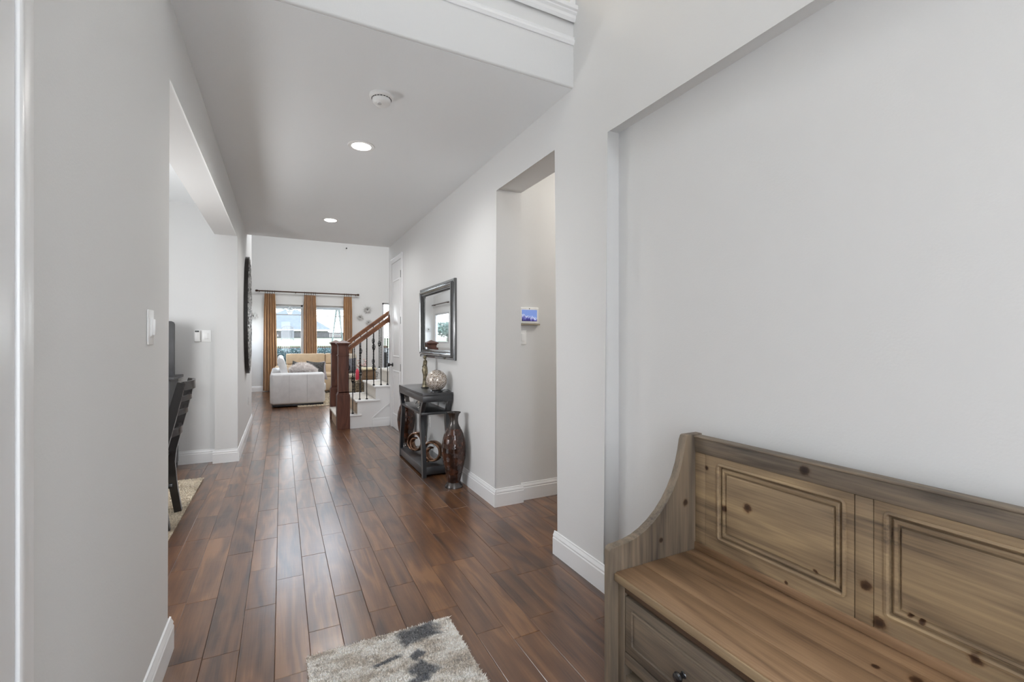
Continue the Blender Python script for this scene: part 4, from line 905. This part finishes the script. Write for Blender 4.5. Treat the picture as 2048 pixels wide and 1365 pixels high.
def curtain(label, x0, x1, flare0=0.0, flare1=0.0, n=5):
    t = thing('curtain', label, 'curtain', ((x0 + x1) / 2, cy, 0), 'gold-brown drapes at the living room windows')
    rows = []; NZ, NX = 16, n * 10; r = random.Random(int(x0 * 100)); ph = [r.uniform(-0.5, 0.5) for _ in range(NX + 1)]
    V, Fc = [], []
    for side in (0, 1):
        for j in range(NZ + 1):
            t_ = j / NZ; z = 0.022 + 2.46 * t_; pin = 1 - 0.10 * math.exp(-((1 - t_) * 9) ** 2)
            for i in range(NX + 1):
                s = i / NX; xa = x0 - flare0 * (1 - t_); xb = x1 + flare1 * (1 - t_)
                x = (xa + xb) / 2 + (s - 0.5) * (xb - xa) * pin
                d = 0.036 * math.sin(s * n * 2 * PI + 0.25 * math.sin(3 * t_ + x0 * 9)) * (0.75 + 0.25 * (1 - t_)) + 0.006 * math.sin(s * 23 + t_ * 4)
                V.append((x, cy + d - 0.002 + 0.004 * side, z))
    W = NX + 1; N1 = W * (NZ + 1)
    for j in range(NZ):
        for i in range(NX):
            a = j * W + i; Fc.append((a, a + 1, a + W + 1, a + W)); Fc.append((N1 + a, N1 + a + W, N1 + a + W + 1, N1 + a + 1))
    for j in range(NZ):
        for i in (0, NX): a = j * W + i; Fc.append((a, a + W, N1 + a + W, N1 + a))
    for i in range(NX):
        for j in (0, NZ): a = j * W + i; Fc.append((a, N1 + a, N1 + a + 1, a + 1))
    B().faces(V, Fc).done('drape', m_curt, t, ang=70)
    for k in range(n):
        x = x0 + (x1 - x0) * (k + 0.5) / n; pts = [(x + 0.004 * math.sin(k * 2), cy + 0.026 * math.cos(2 * PI * q / 14), 2.535 + 0.030 * math.sin(2 * PI * q / 14)) for q in range(14)]
        rg = B().tube(pts, 0.0055, 6, closed=True).done('ring', m_rod, t); B().tube([(x, cy, 2.507), (x, cy, 2.47)], 0.004, 6).done('hook', m_rod, rg)
curtain('gold-brown drape left of the windows', -0.395, -0.13, 0.02, 0.05)
curtain('gold-brown drape between the two windows', 0.515, 0.825, 0.0, 0.02, 6)
curtain('gold-brown drape right of the windows, behind the handrail', 1.49, 1.725, 0.0, 0.0, 4)
# starburst wall flowers
m_star = M('brushed_petal', (0.55, 0.54, 0.52), 0.45, 0.5)
def burst(label, x, z, r, n=18):
    t = thing('starburst_flower', label, 'wall art', (x, YF, z), 'metal starburst flowers on the far wall'); b = B(); q = random.Random(int(x * 100 + z * 10))
    for k in range(n):
        a = 2 * PI * k / n; rr = r * (1 if k % 2 else 0.78) * q.uniform(0.93, 1.05); dy = 0.02 if k % 2 else 0.045
        d = Vector((math.cos(a), 0, math.sin(a))); pr = Vector((-math.sin(a), 0, math.cos(a))); c = Vector((x, YF - 0.03, z)); o = Vector((0, 1, 0))
        pts = [c + d * 0.015, c + d * rr * 0.55 + pr * r * 0.05 - o * dy * 0.5, c + d * rr - o * dy * 0.2, c + d * rr * 0.55 - pr * r * 0.05 - o * dy * 0.5]
        b.faces([tuple(p) for p in pts] + [tuple(p + o * 0.004) for p in pts], [(0, 1, 2, 3), (7, 6, 5, 4), (0, 4, 5, 1), (1, 5, 6, 2), (2, 6, 7, 3), (3, 7, 4, 0)])
    b.done('petals', m_star, t, smooth=False); B().ball((x, YF - 0.035, z), 0.017, 12).done('hub', M('burst_hub', (0.22, 0.21, 0.2), 0.3, 0.8), t); B().lathe([(0.006, -0.03), (0.006, 0)], (x, YF, z), 8, 'y').done('stem', m_star, t)
burst('largest starburst metal flower, uppermost right of the windows', 2.134, 2.155, 0.15, 22)
burst('middle-sized starburst flower just left of the largest one', 1.94, 1.942, 0.12)
burst('small starburst flower half hidden by the stair rail', 2.168, 1.80, 0.11)
burst('lone starburst flower left of the left drape', -0.64, 1.915, 0.135)
burst('small starburst flower in the corner left of the lone one', -0.93, 1.62, 0.10)
hk = thing('wall_hook', 'tiny dark hook high on the far wall', 'hook', (1.586, YF, 3.817)); B().ball((1.586, YF - 0.012, 3.817), 0.018, 10).done('hook_knob', m_darkm, hk); B().lathe([(0.008, -0.014), (0.008, -0.0005)], (1.586, YF, 3.817), 8, 'y').done('stem', m_darkm, hk)
# white leather sofa (end towards the hall)
so = thing('sofa', 'white leather sofa with raised headrest, its end facing the hall', 'sofa', (0.3, 11.0, 0))
m_lea = M('white_leather', (0.72, 0.72, 0.73), 0.42, var=0.05, bump=0.12, bscale=90)
m_tan = M('tan_leather', (0.62, 0.47, 0.31), 0.45, var=0.06, bump=0.12, bscale=90)
B().box(-0.17, 0.77, 9.80, 10.08, 0.055, 0.655, 0.045, 4).done('arm', m_lea, so)
for x in (0.135, 0.45): B().box(x - 0.0015, x + 0.0015, 9.7965, 9.803, 0.09, 0.63).done('seam', M('seam_grey', (0.4, 0.4, 0.41), 0.6), so)
B().box(-0.20, 0.12, 9.86, 12.0, 0.055, 0.66, 0.05, 4).done('back', m_lea, so)
B().box(0.05, 0.80, 10.06, 12.0, 0.055, 0.25, 0.02, 3).done('seat_base', m_lea, so)
for y in (10.08, 10.74, 11.38): B().box(0.10, 0.82, y, y + 0.62, 0.25, 0.43, 0.05, 4).done('seat_cushion', m_lea, so)
for y in (9.98, 10.66, 11.34):
    pr = rrect(0.005, 0.125, 0.60, 0.965, 0.055, 5)
    b = B().poly(pr, 'y', y, y + 0.62, 0.02, 3); b.rot(math.radians(-17), 'Y', (0.065, y, 0.62)); b.done('headrest', m_lea, so)
B().box(-0.16, 0.75, 9.83, 12.0, 0.0165, 0.055, 0.004).done('plinth', M('sofa_plinth', (0.01, 0.01, 0.012), 0.4), so)
# tan sofa under the window
s2 = thing('tan_sofa', 'tan leather sofa facing the hall under the living room windows', 'sofa', (0.8, 12.5, 0))
B().box(-0.14, 1.38, 12.02, 12.6, 0.06, 0.40, 0.03, 3).done('seat_base', m_tan, s2)
for x0, x1 in ((-0.12, 0.36), (0.37, 0.90), (0.91, 1.36)):
    B().box(x0, x1, 12.02, 12.5, 0.38, 0.50, 0.04, 3).done('seat_cushion', m_tan, s2)
for x0, x1 in ((0.10, 0.99), (1.0, 1.38)):
    B().box(x0, x1, 12.50, 12.72, 0.42, 0.70, 0.03, 3).done('back_cushion', m_tan, s2); B().box(x0, x1, 12.50, 12.70, 0.705, 0.965, 0.03, 3).done('headrest', m_tan, s2)
B().box(-0.14, 1.38, 12.66, 12.85, 0.06, 0.66, 0.03, 3).done('back', m_tan, s2)
B().box(1.385, 1.58, 12.02, 12.85, 0.06, 0.62, 0.04, 3).done('arm', m_tan, s2)
for x in (-0.1, 1.5):
    for y in (12.08, 12.78): B().box(x, x + 0.05, y, y + 0.05, 0, 0.062).done('foot', m_blackw, s2)
# cushions
def cushion(name, label, c, w, h, t, rz, tilt, mat, roll=0.0):
    o = thing(name, label, 'cushion', c); b = B(); N = 14; V, Fc = [], []
    for side in (1, -1):
        for j in range(N + 1):
            for i in range(N + 1):
                u, v = i / N * 2 - 1, j / N * 2 - 1; k = (1 - u ** 4) * (1 - v ** 4); pin = 1 - 0.08 * (u * u * (1 - v * v) + v * v * (1 - u * u)) * 1.2
                V.append((u * w / 2 * pin, side * (t / 2 * k ** 0.6 + 0.003), v * h / 2 * pin + h / 2))
    W = N + 1; n1 = W * W
    for j in range(N):
        for i in range(N): a = j * W + i; Fc.append((a, a + 1, a + W + 1, a + W)); Fc.append((n1 + a, n1 + a + W, n1 + a + W + 1, n1 + a + 1))
    for i in range(N):
        for a, e in ((i, i + 1), (N * W + i, N * W + i + 1), (i * W, i * W + W), (i * W + N, i * W + W + N)): Fc.append((a, e, n1 + e, n1 + a))
    b.faces(V, Fc); b.rot(roll, 'Y', (0, 0, h / 2)); b.rot(tilt, 'X', (0, 0, 0)); b.rot(rz, 'Z', (0, 0, 0)); bmesh.ops.translate(b.bm, vec=c, verts=b.bm.verts)
    mz = min(v.co.z for v in b.bm.verts); bmesh.ops.translate(b.bm, vec=(0, 0, c[2] - mz), verts=b.bm.verts); b.done('cover', mat, o, ang=60); return o
m_dk = M('dark_print', (0.02, 0.02, 0.022), 0.8, var=0.9, vscale=70, col2=(0.13, 0.125, 0.12))
cushion('dark_cushion', 'dark patterned cushion leaning at the right of the fluffy throw', (0.66, 10.52, 0.432), 0.38, 0.41, 0.14, 0.25, -0.25, m_dk, 0.1)
cushion('dark_cushion', 'dark patterned cushion peeping out behind the fluffy throw', (0.34, 10.62, 0.432), 0.38, 0.37, 0.14, -0.1, -0.3, m_dk, 0.25)
cushion('grey_cushion', 'pale lilac cushion at the far right on the white sofa', (0.72, 10.70, 0.432), 0.40, 0.42, 0.12, 0.35, -0.3, M('lilac_cloth', (0.42, 0.38, 0.40), 0.8))
# fluffy throw cushion with long fur
ff = thing('fluffy_cushion', 'shaggy pale fur cushion with dark underside on the white sofa', 'cushion', (0.42, 10.28, 0.432))
def fc(a, t):   # centre line of the hump
    return Vector((0.14 + 0.52 * t, 10.30, 0.62 + 0.10 * math.sin(PI * (0.12 + 0.85 * t))))
rings = []
for i in range(15):
    t = i / 14; r_ = 0.105 * math.sin(PI * (0.06 + 0.88 * t)) ** 0.55; c = fc(0, t); rings.append([(c.x, c.y + 1.25 * r_ * math.cos(2 * PI * k / 16), c.z + r_ * math.sin(2 * PI * k / 16)) for k in range(16)])
B().loft(rings).done('body', M('fur_base', (0.8, 0.74, 0.72), 0.9), ff)
B().box(0.16, 0.64, 10.16, 10.46, 0.434, 0.60, 0.04, 3).done('underside', M('dark_olive_cloth', (0.05, 0.05, 0.045), 0.8), ff)
V, Fc = [], []; r = random.Random(5)
for _ in range(3800):
    t = r.random(); a = r.uniform(-0.5, PI + 0.5); c = fc(0, t); rr = 0.100 * math.sin(PI * (0.06 + 0.88 * t)) ** 0.55
    p = Vector((c.x, c.y + 1.25 * rr * math.cos(a), c.z + rr * math.sin(a))); nrm = Vector((r.gauss(0, 0.5) + (t - 0.5) * 0.8, math.cos(a), math.sin(a) - 0.25)).normalized()
    tip = p + nrm * r.uniform(0.035, 0.07) + Vector((0, 0, -0.02 * r.random())); sd_ = Vector((r.gauss(0, 1), r.gauss(0, 1), r.gauss(0, 1))).normalized() * 0.004; i = len(V)
    V += [tuple(p - sd_), tuple(p + sd_), tuple(tip)]; Fc.append((i, i + 1, i + 2))
B().faces(V, Fc).done('fur', M('pale_fur', (0.9, 0.84, 0.82), 0.9, var=0.15, vscale=30), ff, kind='stuff', smooth=False, keep=True)
# living room shag rug
lr = thing('shag_rug', 'cream shag rug partly under the white sofa', 'rug', (1.2, 11.0, 0)); m_lr = M('cream_shag', (0.66, 0.58, 0.46), 0.95, var=0.25, vscale=25)
B().box(0.29, 2.3, 9.72, 11.9, 0.001, 0.012, 0.003).done('backing', m_lr, lr)
pile(lr, 0.28, 2.3, 9.71, 10.6, 0.011, 9000, 0.018, m_lr, 12, 0.006); pile(lr, 0.83, 2.3, 10.6, 11.9, 0.011, 6000, 0.018, m_lr, 13, 0.007)
# things seen through the balusters
cushion('dotted_cushion', 'navy dotted cushion seen through the first balusters', (1.455, 11.55, 0.50), 0.36, 0.38, 0.13, 0.1, -0.2, M('navy_dots', (0.02, 0.022, 0.035), 0.8, var=0.5, vscale=120, col2=(0.25, 0.25, 0.28)))
ar = thing('armchair', 'beige low armchair behind the stair balusters', 'armchair', (1.42, 11.5, 0)); m_bei = M('beige_cloth', (0.52, 0.46, 0.38), 0.85, var=0.1)
B().box(1.18, 1.66, 11.30, 11.92, 0.07, 0.40, 0.03, 3).done('base', m_bei, ar); B().box(1.20, 1.64, 11.28, 11.75, 0.40, 0.498, 0.03, 3).done('seat_cushion', m_bei, ar); B().box(1.18, 1.66, 11.74, 11.94, 0.38, 0.97, 0.05, 3).done('back', m_bei, ar)
for x in (1.2, 1.6):
    for y in (11.33, 11.86): B().box(x, x + 0.04, y, y + 0.04, 0.013, 0.072).done('foot', m_blackw, ar)
sdt = thing('side_table', 'brown side table with cream top behind the balusters', 'table', (1.80, 10.9, 0)); m_sdt = WOOD('side_table_wood', [(0.10, 0.06, 0.03), (0.18, 0.11, 0.06), (0.25, 0.16, 0.09)], 'x', 0.5)
B().box(1.645, 1.955, 10.75, 11.05, 0.615, 0.665, 0.012, 3).done('top', M('cream_pad', (0.74, 0.66, 0.46), 0.7), sdt); B().box(1.66, 1.94, 10.765, 11.035, 0.30, 0.612, 0.004).done('body', m_sdt, sdt)
B().box(1.68, 1.92, 10.758, 10.766, 0.33, 0.58, 0.003).done('door', m_sdt, sdt)
for x in (1.665, 1.905):
    for y in (10.77, 11.0): B().box(x, x + 0.03, y, y + 0.03, 0.012, 0.302).done('leg', m_sdt, sdt)
rb = thing('red_toy', 'bright pink-red rounded toy bag on a stool behind the balusters', 'toy', (1.535, 10.8, 0.40))
B().lathe([(0.034, 0), (0.040, 0.02), (0.040, 0.17), (0.034, 0.215), (0.020, 0.24), (0.012, 0.25)], (1.535, 10.8, 0.40), 20).done('body', M('pink_red', (0.62, 0.05, 0.09), 0.5), rb); B().lathe([(0.016, 0.25), (0.020, 0.262), (0, 0.272)], (1.535, 10.8, 0.40), 14).done('top_knob', M('pink_pale', (0.75, 0.45, 0.42), 0.5), rb)
sl = thing('stool', 'low round dark stool under the pink-red toy bag', 'stool', (1.52, 10.8, 0)); B().lathe([(0.115, 0.36), (0.12, 0.37), (0.12, 0.392), (0.11, 0.40)], (1.52, 10.8, 0), 24).done('seat', M('stool_tan', (0.35, 0.27, 0.18), 0.6), sl)
for k in range(3): a = 2 * PI * k / 3; B().tube([(1.52 + 0.09 * math.cos(a), 10.8 + 0.09 * math.sin(a), 0.365), (1.52 + 0.12 * math.cos(a), 10.8 + 0.12 * math.sin(a), 0.013)], 0.011, 8).done('leg', m_blackw, sl)
fv = thing('flower_vase', 'vase of pale pink dried flowers behind the side table', 'flowers', (1.765, 11.42, 0)); B().lathe([(0.06, 0.012), (0.075, 0.12), (0.06, 0.35), (0.035, 0.45), (0.045, 0.50), (0.040, 0.50), (0.03, 0.45)], (1.765, 11.42, 0), 20).done('vase', M('grey_glaze', (0.35, 0.33, 0.32), 0.3), fv)
b = B(); b2 = B(); r = random.Random(8)
for k in range(16):
    a = r.uniform(0, 2 * PI); e_ = r.uniform(0.02, 0.15); tip = (1.735 + e_ * math.cos(a), 11.42 + e_ * math.sin(a), r.uniform(0.66, 0.84)); b.tube([(1.765, 11.42, 0.46), tip], 0.003, 5); b2.ball(tip, r.uniform(0.018, 0.032), 8, (1, 1, 0.8))
b.done('stems', M('dry_stem', (0.25, 0.22, 0.15), 0.8), fv); b2.done('blossoms', M('pale_blossom', (0.62, 0.45, 0.42), 0.8, var=0.3, vscale=30), fv, kind='stuff')
bk = thing('woven_basket', 'dark woven basket on the floor behind the lowest steps', 'basket', (1.50, 10.35, 0)); b = B().lathe([(0.10, 0.012), (0.12, 0.1), (0.135, 0.2), (0.13, 0.36), (0.12, 0.36), (0.115, 0.2), (0.09, 0.03)], (1.50, 10.35, 0), 24); b.done('body', M('woven_dark', (0.09, 0.07, 0.045), 0.8, var=0.8, vscale=40, col2=(0.30, 0.24, 0.16), bump=0.8, bscale=120), bk)
B().tube([(1.50, 10.35 + 0.125 * math.cos(PI * q / 10), 0.35 + 0.09 * math.sin(PI * q / 10)) for q in range(11)], 0.008, 6).done('handle', M('woven_dark', (0.09, 0.07, 0.045)), bk)
pp = thing('potted_plant', 'small dark-leaved plant hanging at the right of the side table', 'plant', (1.90, 10.45, 0)); B().lathe([(0.05, 0.012), (0.07, 0.30), (0.06, 0.30)], (1.90, 10.45, 0), 16).done('pot', M('pot_grey', (0.2, 0.2, 0.2), 0.6), pp); b = B(); r = random.Random(4)
for k in range(60):
    c = Vector((1.90 + r.gauss(0, 0.028), 10.45 + r.gauss(0, 0.03), r.uniform(0.30, 0.60))); d = Vector((r.gauss(0, 1), r.gauss(0, 1), r.gauss(0, 0.5))).normalized() * 0.025; w = d.cross(Vector((0, 0, 1))).normalized() * 0.010; b.faces([tuple(c - d), tuple(c + w), tuple(c + d), tuple(c - w)], [(0, 1, 2, 3)])
b.tube([(1.90, 10.45, 0.28), (1.905, 10.45, 0.45), (1.90, 10.44, 0.6)], 0.005, 5); b.done('leaves', M('dark_leaf', (0.03, 0.04, 0.025), 0.5), pp, kind='stuff', smooth=False, keep=True)
sk_ = thing('tower_speaker', 'slim dark grey tower speaker at the far wall behind the rail', 'speaker', (2.57, 12.85, 0)); B().box(2.535, 2.605, 12.80, 12.88, 0.03, 0.97, 0.008, 2).done('cabinet', M('speaker_grey', (0.045, 0.05, 0.052), 0.5), sk_); B().box(2.51, 2.63, 12.77, 12.91, 0.0, 0.03, 0.004).done('base', m_black, sk_)

# ================================================================== LOFT BALUSTERS
for x, wh in ((0.95, 'fourth'), (1.085, 'third'), (1.22, 'second'), (1.357, 'first')):
    t = thing('loft_baluster', wh + ' black iron baluster on the loft ledge, counted from the right wall', 'baluster', (x, 2.20, 3.19), 'iron balusters of the loft'); B().box(x - 0.018, x + 0.018, 2.182, 2.218, 3.19, 3.212, 0.004).done('shoe', m_iron, t); B().box(x - 0.007, x + 0.007, 2.193, 2.207, 3.212, 4.1).done('rod', m_iron, t)
lrl = thing('loft_handrail', 'oak handrail along the loft balusters', 'handrail', (0.5, 2.2, 4.1)); B().box(XL, XR - 0.04, 2.165, 2.235, 4.10, 4.16, 0.012).done('rail', m_rail, lrl)

# ================================================================== OUTSIDE
def ground(z): return z
S(B().box(-12, 16, YF + 0.16, 16.45, -0.25, -0.05), 'floor_patio', M('patio_concrete', (0.55, 0.54, 0.52), 0.9, var=0.1), 'concrete patio outside')
b = B(); V = []; Fc = []
ys_ = [16.9, 18, 22, 30, 40, 52, 80, 140]; zs_ = [1.06, 1.09, 1.17, 1.32, 1.50, 1.2, 0.2, -1.0]
for y, z in zip(ys_, zs_): V += [(-90, y, z), (90, y, z)]
for i in range(len(ys_) - 1): Fc.append((2 * i, 2 * i + 1, 2 * i + 3, 2 * i + 2))
lw = b.faces(V, Fc).done('lawn', M('sunny_grass', (0.066, 0.09, 0.034), 0.95, var=0.3, vscale=1.5, bump=0.5, bscale=30), smooth=True); lw['kind'] = 'stuff'; lw['label'] = 'bright sunlit lawn beyond the windows'; lw['category'] = 'lawn'
S(B().box(-12, 16, 16.55, 16.95, -0.25, 1.02), 'wall_garden', M('retaining_stone', (0.14, 0.14, 0.135), 0.9, var=0.3), 'low stone retaining wall of the garden')
ed = thing('garden_edging', 'row of brown edging bricks along the lawn outside', 'edging', (0.7, 16.75, 1.02)); m_br = M('edging_brick', (0.10, 0.062, 0.038), 0.9, var=0.4, vscale=6)
eb = []
for k in range(84):
    x = -1.6 + k * 0.060
    if not eb: o = B().box(x, x + 0.040, 16.66, 16.84, 1.02, 1.105, 0.008, 1).done('brick', m_br, ed); eb.append((o, x))
    else: o = eb[0][0].copy(); COL.objects.link(o); o.location.x += x - eb[0][1]
    o.rotation_euler = (0, 0, 0)
# hedge in front of the wall: stems and leaf clusters
def hedge(label, x0, x1, seed):
    t = thing('flowering_hedge', label, 'hedge', ((x0 + x1) / 2, 16.2, -0.05)); r = random.Random(seed)
    b = B()
    for k in range(7): x = x0 + (x1 - x0) * (k + 0.5) / 7; b.tube([(x, 16.15, -0.05), (x + r.gauss(0, 0.05), 16.12, 0.5), (x + r.gauss(0, 0.08), 16.15, 0.92)], [0.016, 0.011, 0.005], 6)
    b.done('stems', M('hedge_stem', (0.10, 0.08, 0.05), 0.9), t)
    for nm, cnt, colr, sz in (('leaves', 5200, (0.08, 0.145, 0.15), 0.034), ('blossoms', 2600, (0.34, 0.40, 0.43), 0.022)):
        V, Fc = [], []
        for _ in range(cnt):
            c = Vector((r.uniform(x0, x1), 16.1 + max(-0.3, min(0.3, r.gauss(0, 0.12))) - (0.05 if nm == 'blossoms' else 0), r.uniform(-0.02, 1.04))); d = Vector((r.gauss(0, 1), r.gauss(0, 1), r.gauss(0, 1))).normalized() * sz; w = Vector((r.gauss(0, 1), r.gauss(0, 1), r.gauss(0, 1))); w = (w - d * (w.dot(d) / d.length_squared)).normalized() * sz * 0.5; i = len(V)
            V += [tuple(c - d), tuple(c + w), tuple(c + d), tuple(c - w)]; Fc.append((i, i + 1, i + 2, i + 3))
        B().faces(V, Fc).done(nm, M('hedge_' + nm, colr, 0.7, var=0.4, vscale=5), t, kind='stuff', smooth=False, keep=True)
hedge('blue-green flowering hedge behind the left window', -0.95, 0.70, 1)
hedge('blue-green flowering hedge behind the right window', 0.72, 2.4, 2)
# wooden fence
fe = thing('wood_fence', 'weathered grey wooden fence at the back of the lawn', 'fence', (1.5, 38, 1.5)); m_fe = M('weathered_boards', (0.036, 0.033, 0.033), 0.9, var=0.3, vscale=2); f0 = None
for k in range(70):
    x = -3.0 + k * 0.145
    if f0 is None: f0 = B().box(x, x + 0.132, 38.0, 38.03, 1.35, 1.925).done('board', m_fe, fe)
    else: o = f0.copy(); COL.objects.link(o); o.location.x += k * 0.145; o.location.z += 0.012 * math.sin(k * 2.1)
for z in (1.5, 1.8): B().box(-3.0, 7.2, 38.03, 38.08, z, z + 0.06).done('rail', m_fe, fe)
# neighbour's house with hip roof
ho = thing('neighbour_house', 'house with blue-grey hipped shingle roof beyond the fence', 'house', (1.5, 78, 0))
B().box(-5.5, 6.4, 75, 84, 0, 2.9).done('wall', M('pale_brick', (0.14, 0.135, 0.14), 0.9, var=0.15), ho)
b = B().faces([(-6.4, 74, 2.85), (7.0, 74, 2.85), (7.0, 85, 2.85), (-6.4, 85, 2.85), (0.6, 79.0, 6.1), (2.2, 79.0, 6.1)], [(0, 1, 5, 4), (1, 2, 5), (2, 3, 4, 5), (3, 0, 4), (3, 2, 1, 0)]); b.done('roof', M('blue_grey_shingle', (0.066, 0.074, 0.079), 0.9, var=0.15, vscale=3, bump=0.4, bscale=8), ho, smooth=False)
B().box(-6.42, 7.02, 73.95, 74.05, 2.68, 2.88).done('fascia', m_trim, ho)
for x in (-2.5, 0.8, 4.0):
    w = B().box(x, x + 1.1, 74.93, 75.0, 1.2, 2.4).done('window', m_trim, ho); B().box(x + 0.08, x + 1.02, 74.90, 74.94, 1.28, 2.32).done('pane', M('far_glass', (0.05, 0.07, 0.09), 0.1), w)
# white slatted arch, added in place of the front door's reflection in the glass
ga = thing('reflection_arch', 'white slatted arch on the lawn, stand-in for the front door reflection', 'reflected arch', (0.318, 30, 1.32)); m_wg = M('reflection_arch_white', (0.12, 0.12, 0.13), 0.6)
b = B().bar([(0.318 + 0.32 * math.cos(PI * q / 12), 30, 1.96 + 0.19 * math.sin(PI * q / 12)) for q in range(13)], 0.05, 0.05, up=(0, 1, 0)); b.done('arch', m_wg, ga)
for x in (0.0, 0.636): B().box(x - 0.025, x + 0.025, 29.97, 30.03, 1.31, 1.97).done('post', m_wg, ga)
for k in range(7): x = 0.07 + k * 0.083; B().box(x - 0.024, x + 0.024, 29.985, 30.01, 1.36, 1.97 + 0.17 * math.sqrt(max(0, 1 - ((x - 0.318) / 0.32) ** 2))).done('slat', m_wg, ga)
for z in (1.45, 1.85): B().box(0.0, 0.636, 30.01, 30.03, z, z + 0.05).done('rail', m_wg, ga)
# slanted climbing frame / lattice mast
cf = thing('lattice_frame', 'tall slanted lattice frame standing on the lawn', 'frame', (2.7, 26, 1.24)); m_cf = M('grey_green_post', (0.09, 0.105, 0.10), 0.8)
for p, q in (((2.42, 26, 1.24), (2.60, 26, 2.95)), ((2.95, 26, 1.24), (2.72, 26, 2.95)), ((2.52, 27.2, 1.27), (2.66, 26.2, 2.95)), ((3.06, 27.2, 1.27), (2.80, 26.2, 2.95)), ((3.10, 26, 1.24), (3.02, 26, 2.9))): B().tube([p, q], 0.034, 7).done('leg', m_cf, cf)
for z in (1.6, 2.0, 2.35, 2.65, 2.9):
    f = (z - 1.24) / 1.71; xa, xb = 2.42 + 0.18 * f, 2.95 - 0.23 * f; B().tube([(xa, 26, z), (xb, 26, z)], 0.015, 6).done('rung', m_cf, cf)
    if z > 1.65: B().tube([(xa, 26, z), (xb, 26, z - 0.32)], 0.012, 6).done('brace', m_cf, cf)
for z in (2.55, 2.85): B().tube([(2.60, 26, z), (3.03, 26, z)], 0.015, 6).done('rung', m_cf, cf)
# covered patio: beam and ceiling fan
S(B().box(-6, 2.3, 15.95, 16.15, 2.30, 2.60), 'trim_6', M('patio_beam_paint', (0.30, 0.30, 0.30), 0.7), 'patio roof beam outside')
S(B().box(-6, 2.3, YF + 0.16, 16.15, 2.60, 2.70), 'ceiling_patio', M('patio_beam_paint', (0.30, 0.30, 0.30), 0.7), 'patio ceiling outside')
fn = thing('patio_fan', 'white ceiling fan with light hanging under the patio roof', 'ceiling fan', (0.22, 14.8, 2.60)); m_fan = M('fan_white', (0.8, 0.8, 0.8), 0.5)
B().lathe([(0.012, 2.25), (0.012, 2.60)], (0.22, 14.8, 0), 10).done('downrod', m_fan, fn); B().lathe([(0.03, 2.13), (0.085, 2.15), (0.09, 2.20), (0.05, 2.25), (0.012, 2.26)], (0.22, 14.8, 0), 24).done('motor', m_fan, fn); B().lathe([(0.0, 2.045), (0.035, 2.055), (0.06, 2.085), (0.065, 2.12), (0.04, 2.13)], (0.22, 14.8, 0), 24).done('light_bowl', m_plast, fn)
for k in range(5):
    a = 2 * PI * k / 5 + 0.35; d = Vector((math.cos(a), math.sin(a), 0)); w = Vector((-d.y, d.x, 0.12)).normalized(); c = Vector((0.22, 14.8, 2.185))
    pts = [c + d * 0.09 - w * 0.03, c + d * 0.56 - w * 0.06, c + d * 0.60 + w * 0.0, c + d * 0.56 + w * 0.06, c + d * 0.09 + w * 0.03]; n_ = Vector((0, 0, 0.006))
    B().faces([tuple(p) for p in pts] + [tuple(p + n_) for p in pts], [(0, 1, 2, 3, 4), (9, 8, 7, 6, 5), (0, 5, 6, 1), (1, 6, 7, 2), (2, 7, 8, 3), (3, 8, 9, 4), (4, 9, 5, 0)]).done('blade', m_fan, fn, smooth=False)

S(B().box(-30, -1.3, 6.0, 16.5, -0.3, -0.08), 'floor_side_yard', M('side_yard_grass', (0.07, 0.10, 0.045), 0.95, var=0.2), 'side yard grass outside')
tr_ = thing('garden_tree', 'leafy garden tree outside the side window seen in the mirror', 'tree', (-4.6, 22.0, 1.15)); r = random.Random(31)
B().tube([(-4.6, 22.0, 1.1), (-4.58, 22.0, 1.5), (-4.5, 22.05, 1.9)], [0.11, 0.085, 0.04], 10).done('trunk', M('bark', (0.06, 0.045, 0.035), 0.9), tr_)
V, Fc = [], []
for _ in range(1800):
    d = Vector((r.gauss(0, 1), r.gauss(0, 1), r.gauss(0, 1))).normalized() * (r.random() ** 0.4); c = Vector((-4.5 + d.x * 0.8, 22 + d.y * 0.8, 1.85 + d.z * 0.42)); q = Vector((r.gauss(0, 1), r.gauss(0, 1), r.gauss(0, 1))).normalized() * 0.07; w = q.cross(Vector((r.gauss(0, 1), r.gauss(0, 1), 1))).normalized() * 0.035; i = len(V)
    V += [tuple(c - q), tuple(c + w), tuple(c + q), tuple(c - w)]; Fc.append((i, i + 1, i + 2, i + 3))
B().faces(V, Fc).done('foliage', M('tree_leaf', (0.09, 0.14, 0.12), 0.7, var=0.4, vscale=4), tr_, kind='stuff', smooth=False, keep=True)
rd2 = thing('side_curtain_rod', 'short dark curtain rod over the side window seen in the mirror', 'curtain rod', (-1.03, 12.35, 2.33)); B().lathe([(0.016, -0.75), (0.016, 0.75)], (-1.03, 12.35, 2.33), 12, 'y').done('pole', m_rod, rd2)
for y in (11.75, 12.95): B().box(-1.09, -1.03, y - 0.012, y + 0.012, 2.31, 2.325).done('bracket', m_rod, rd2)
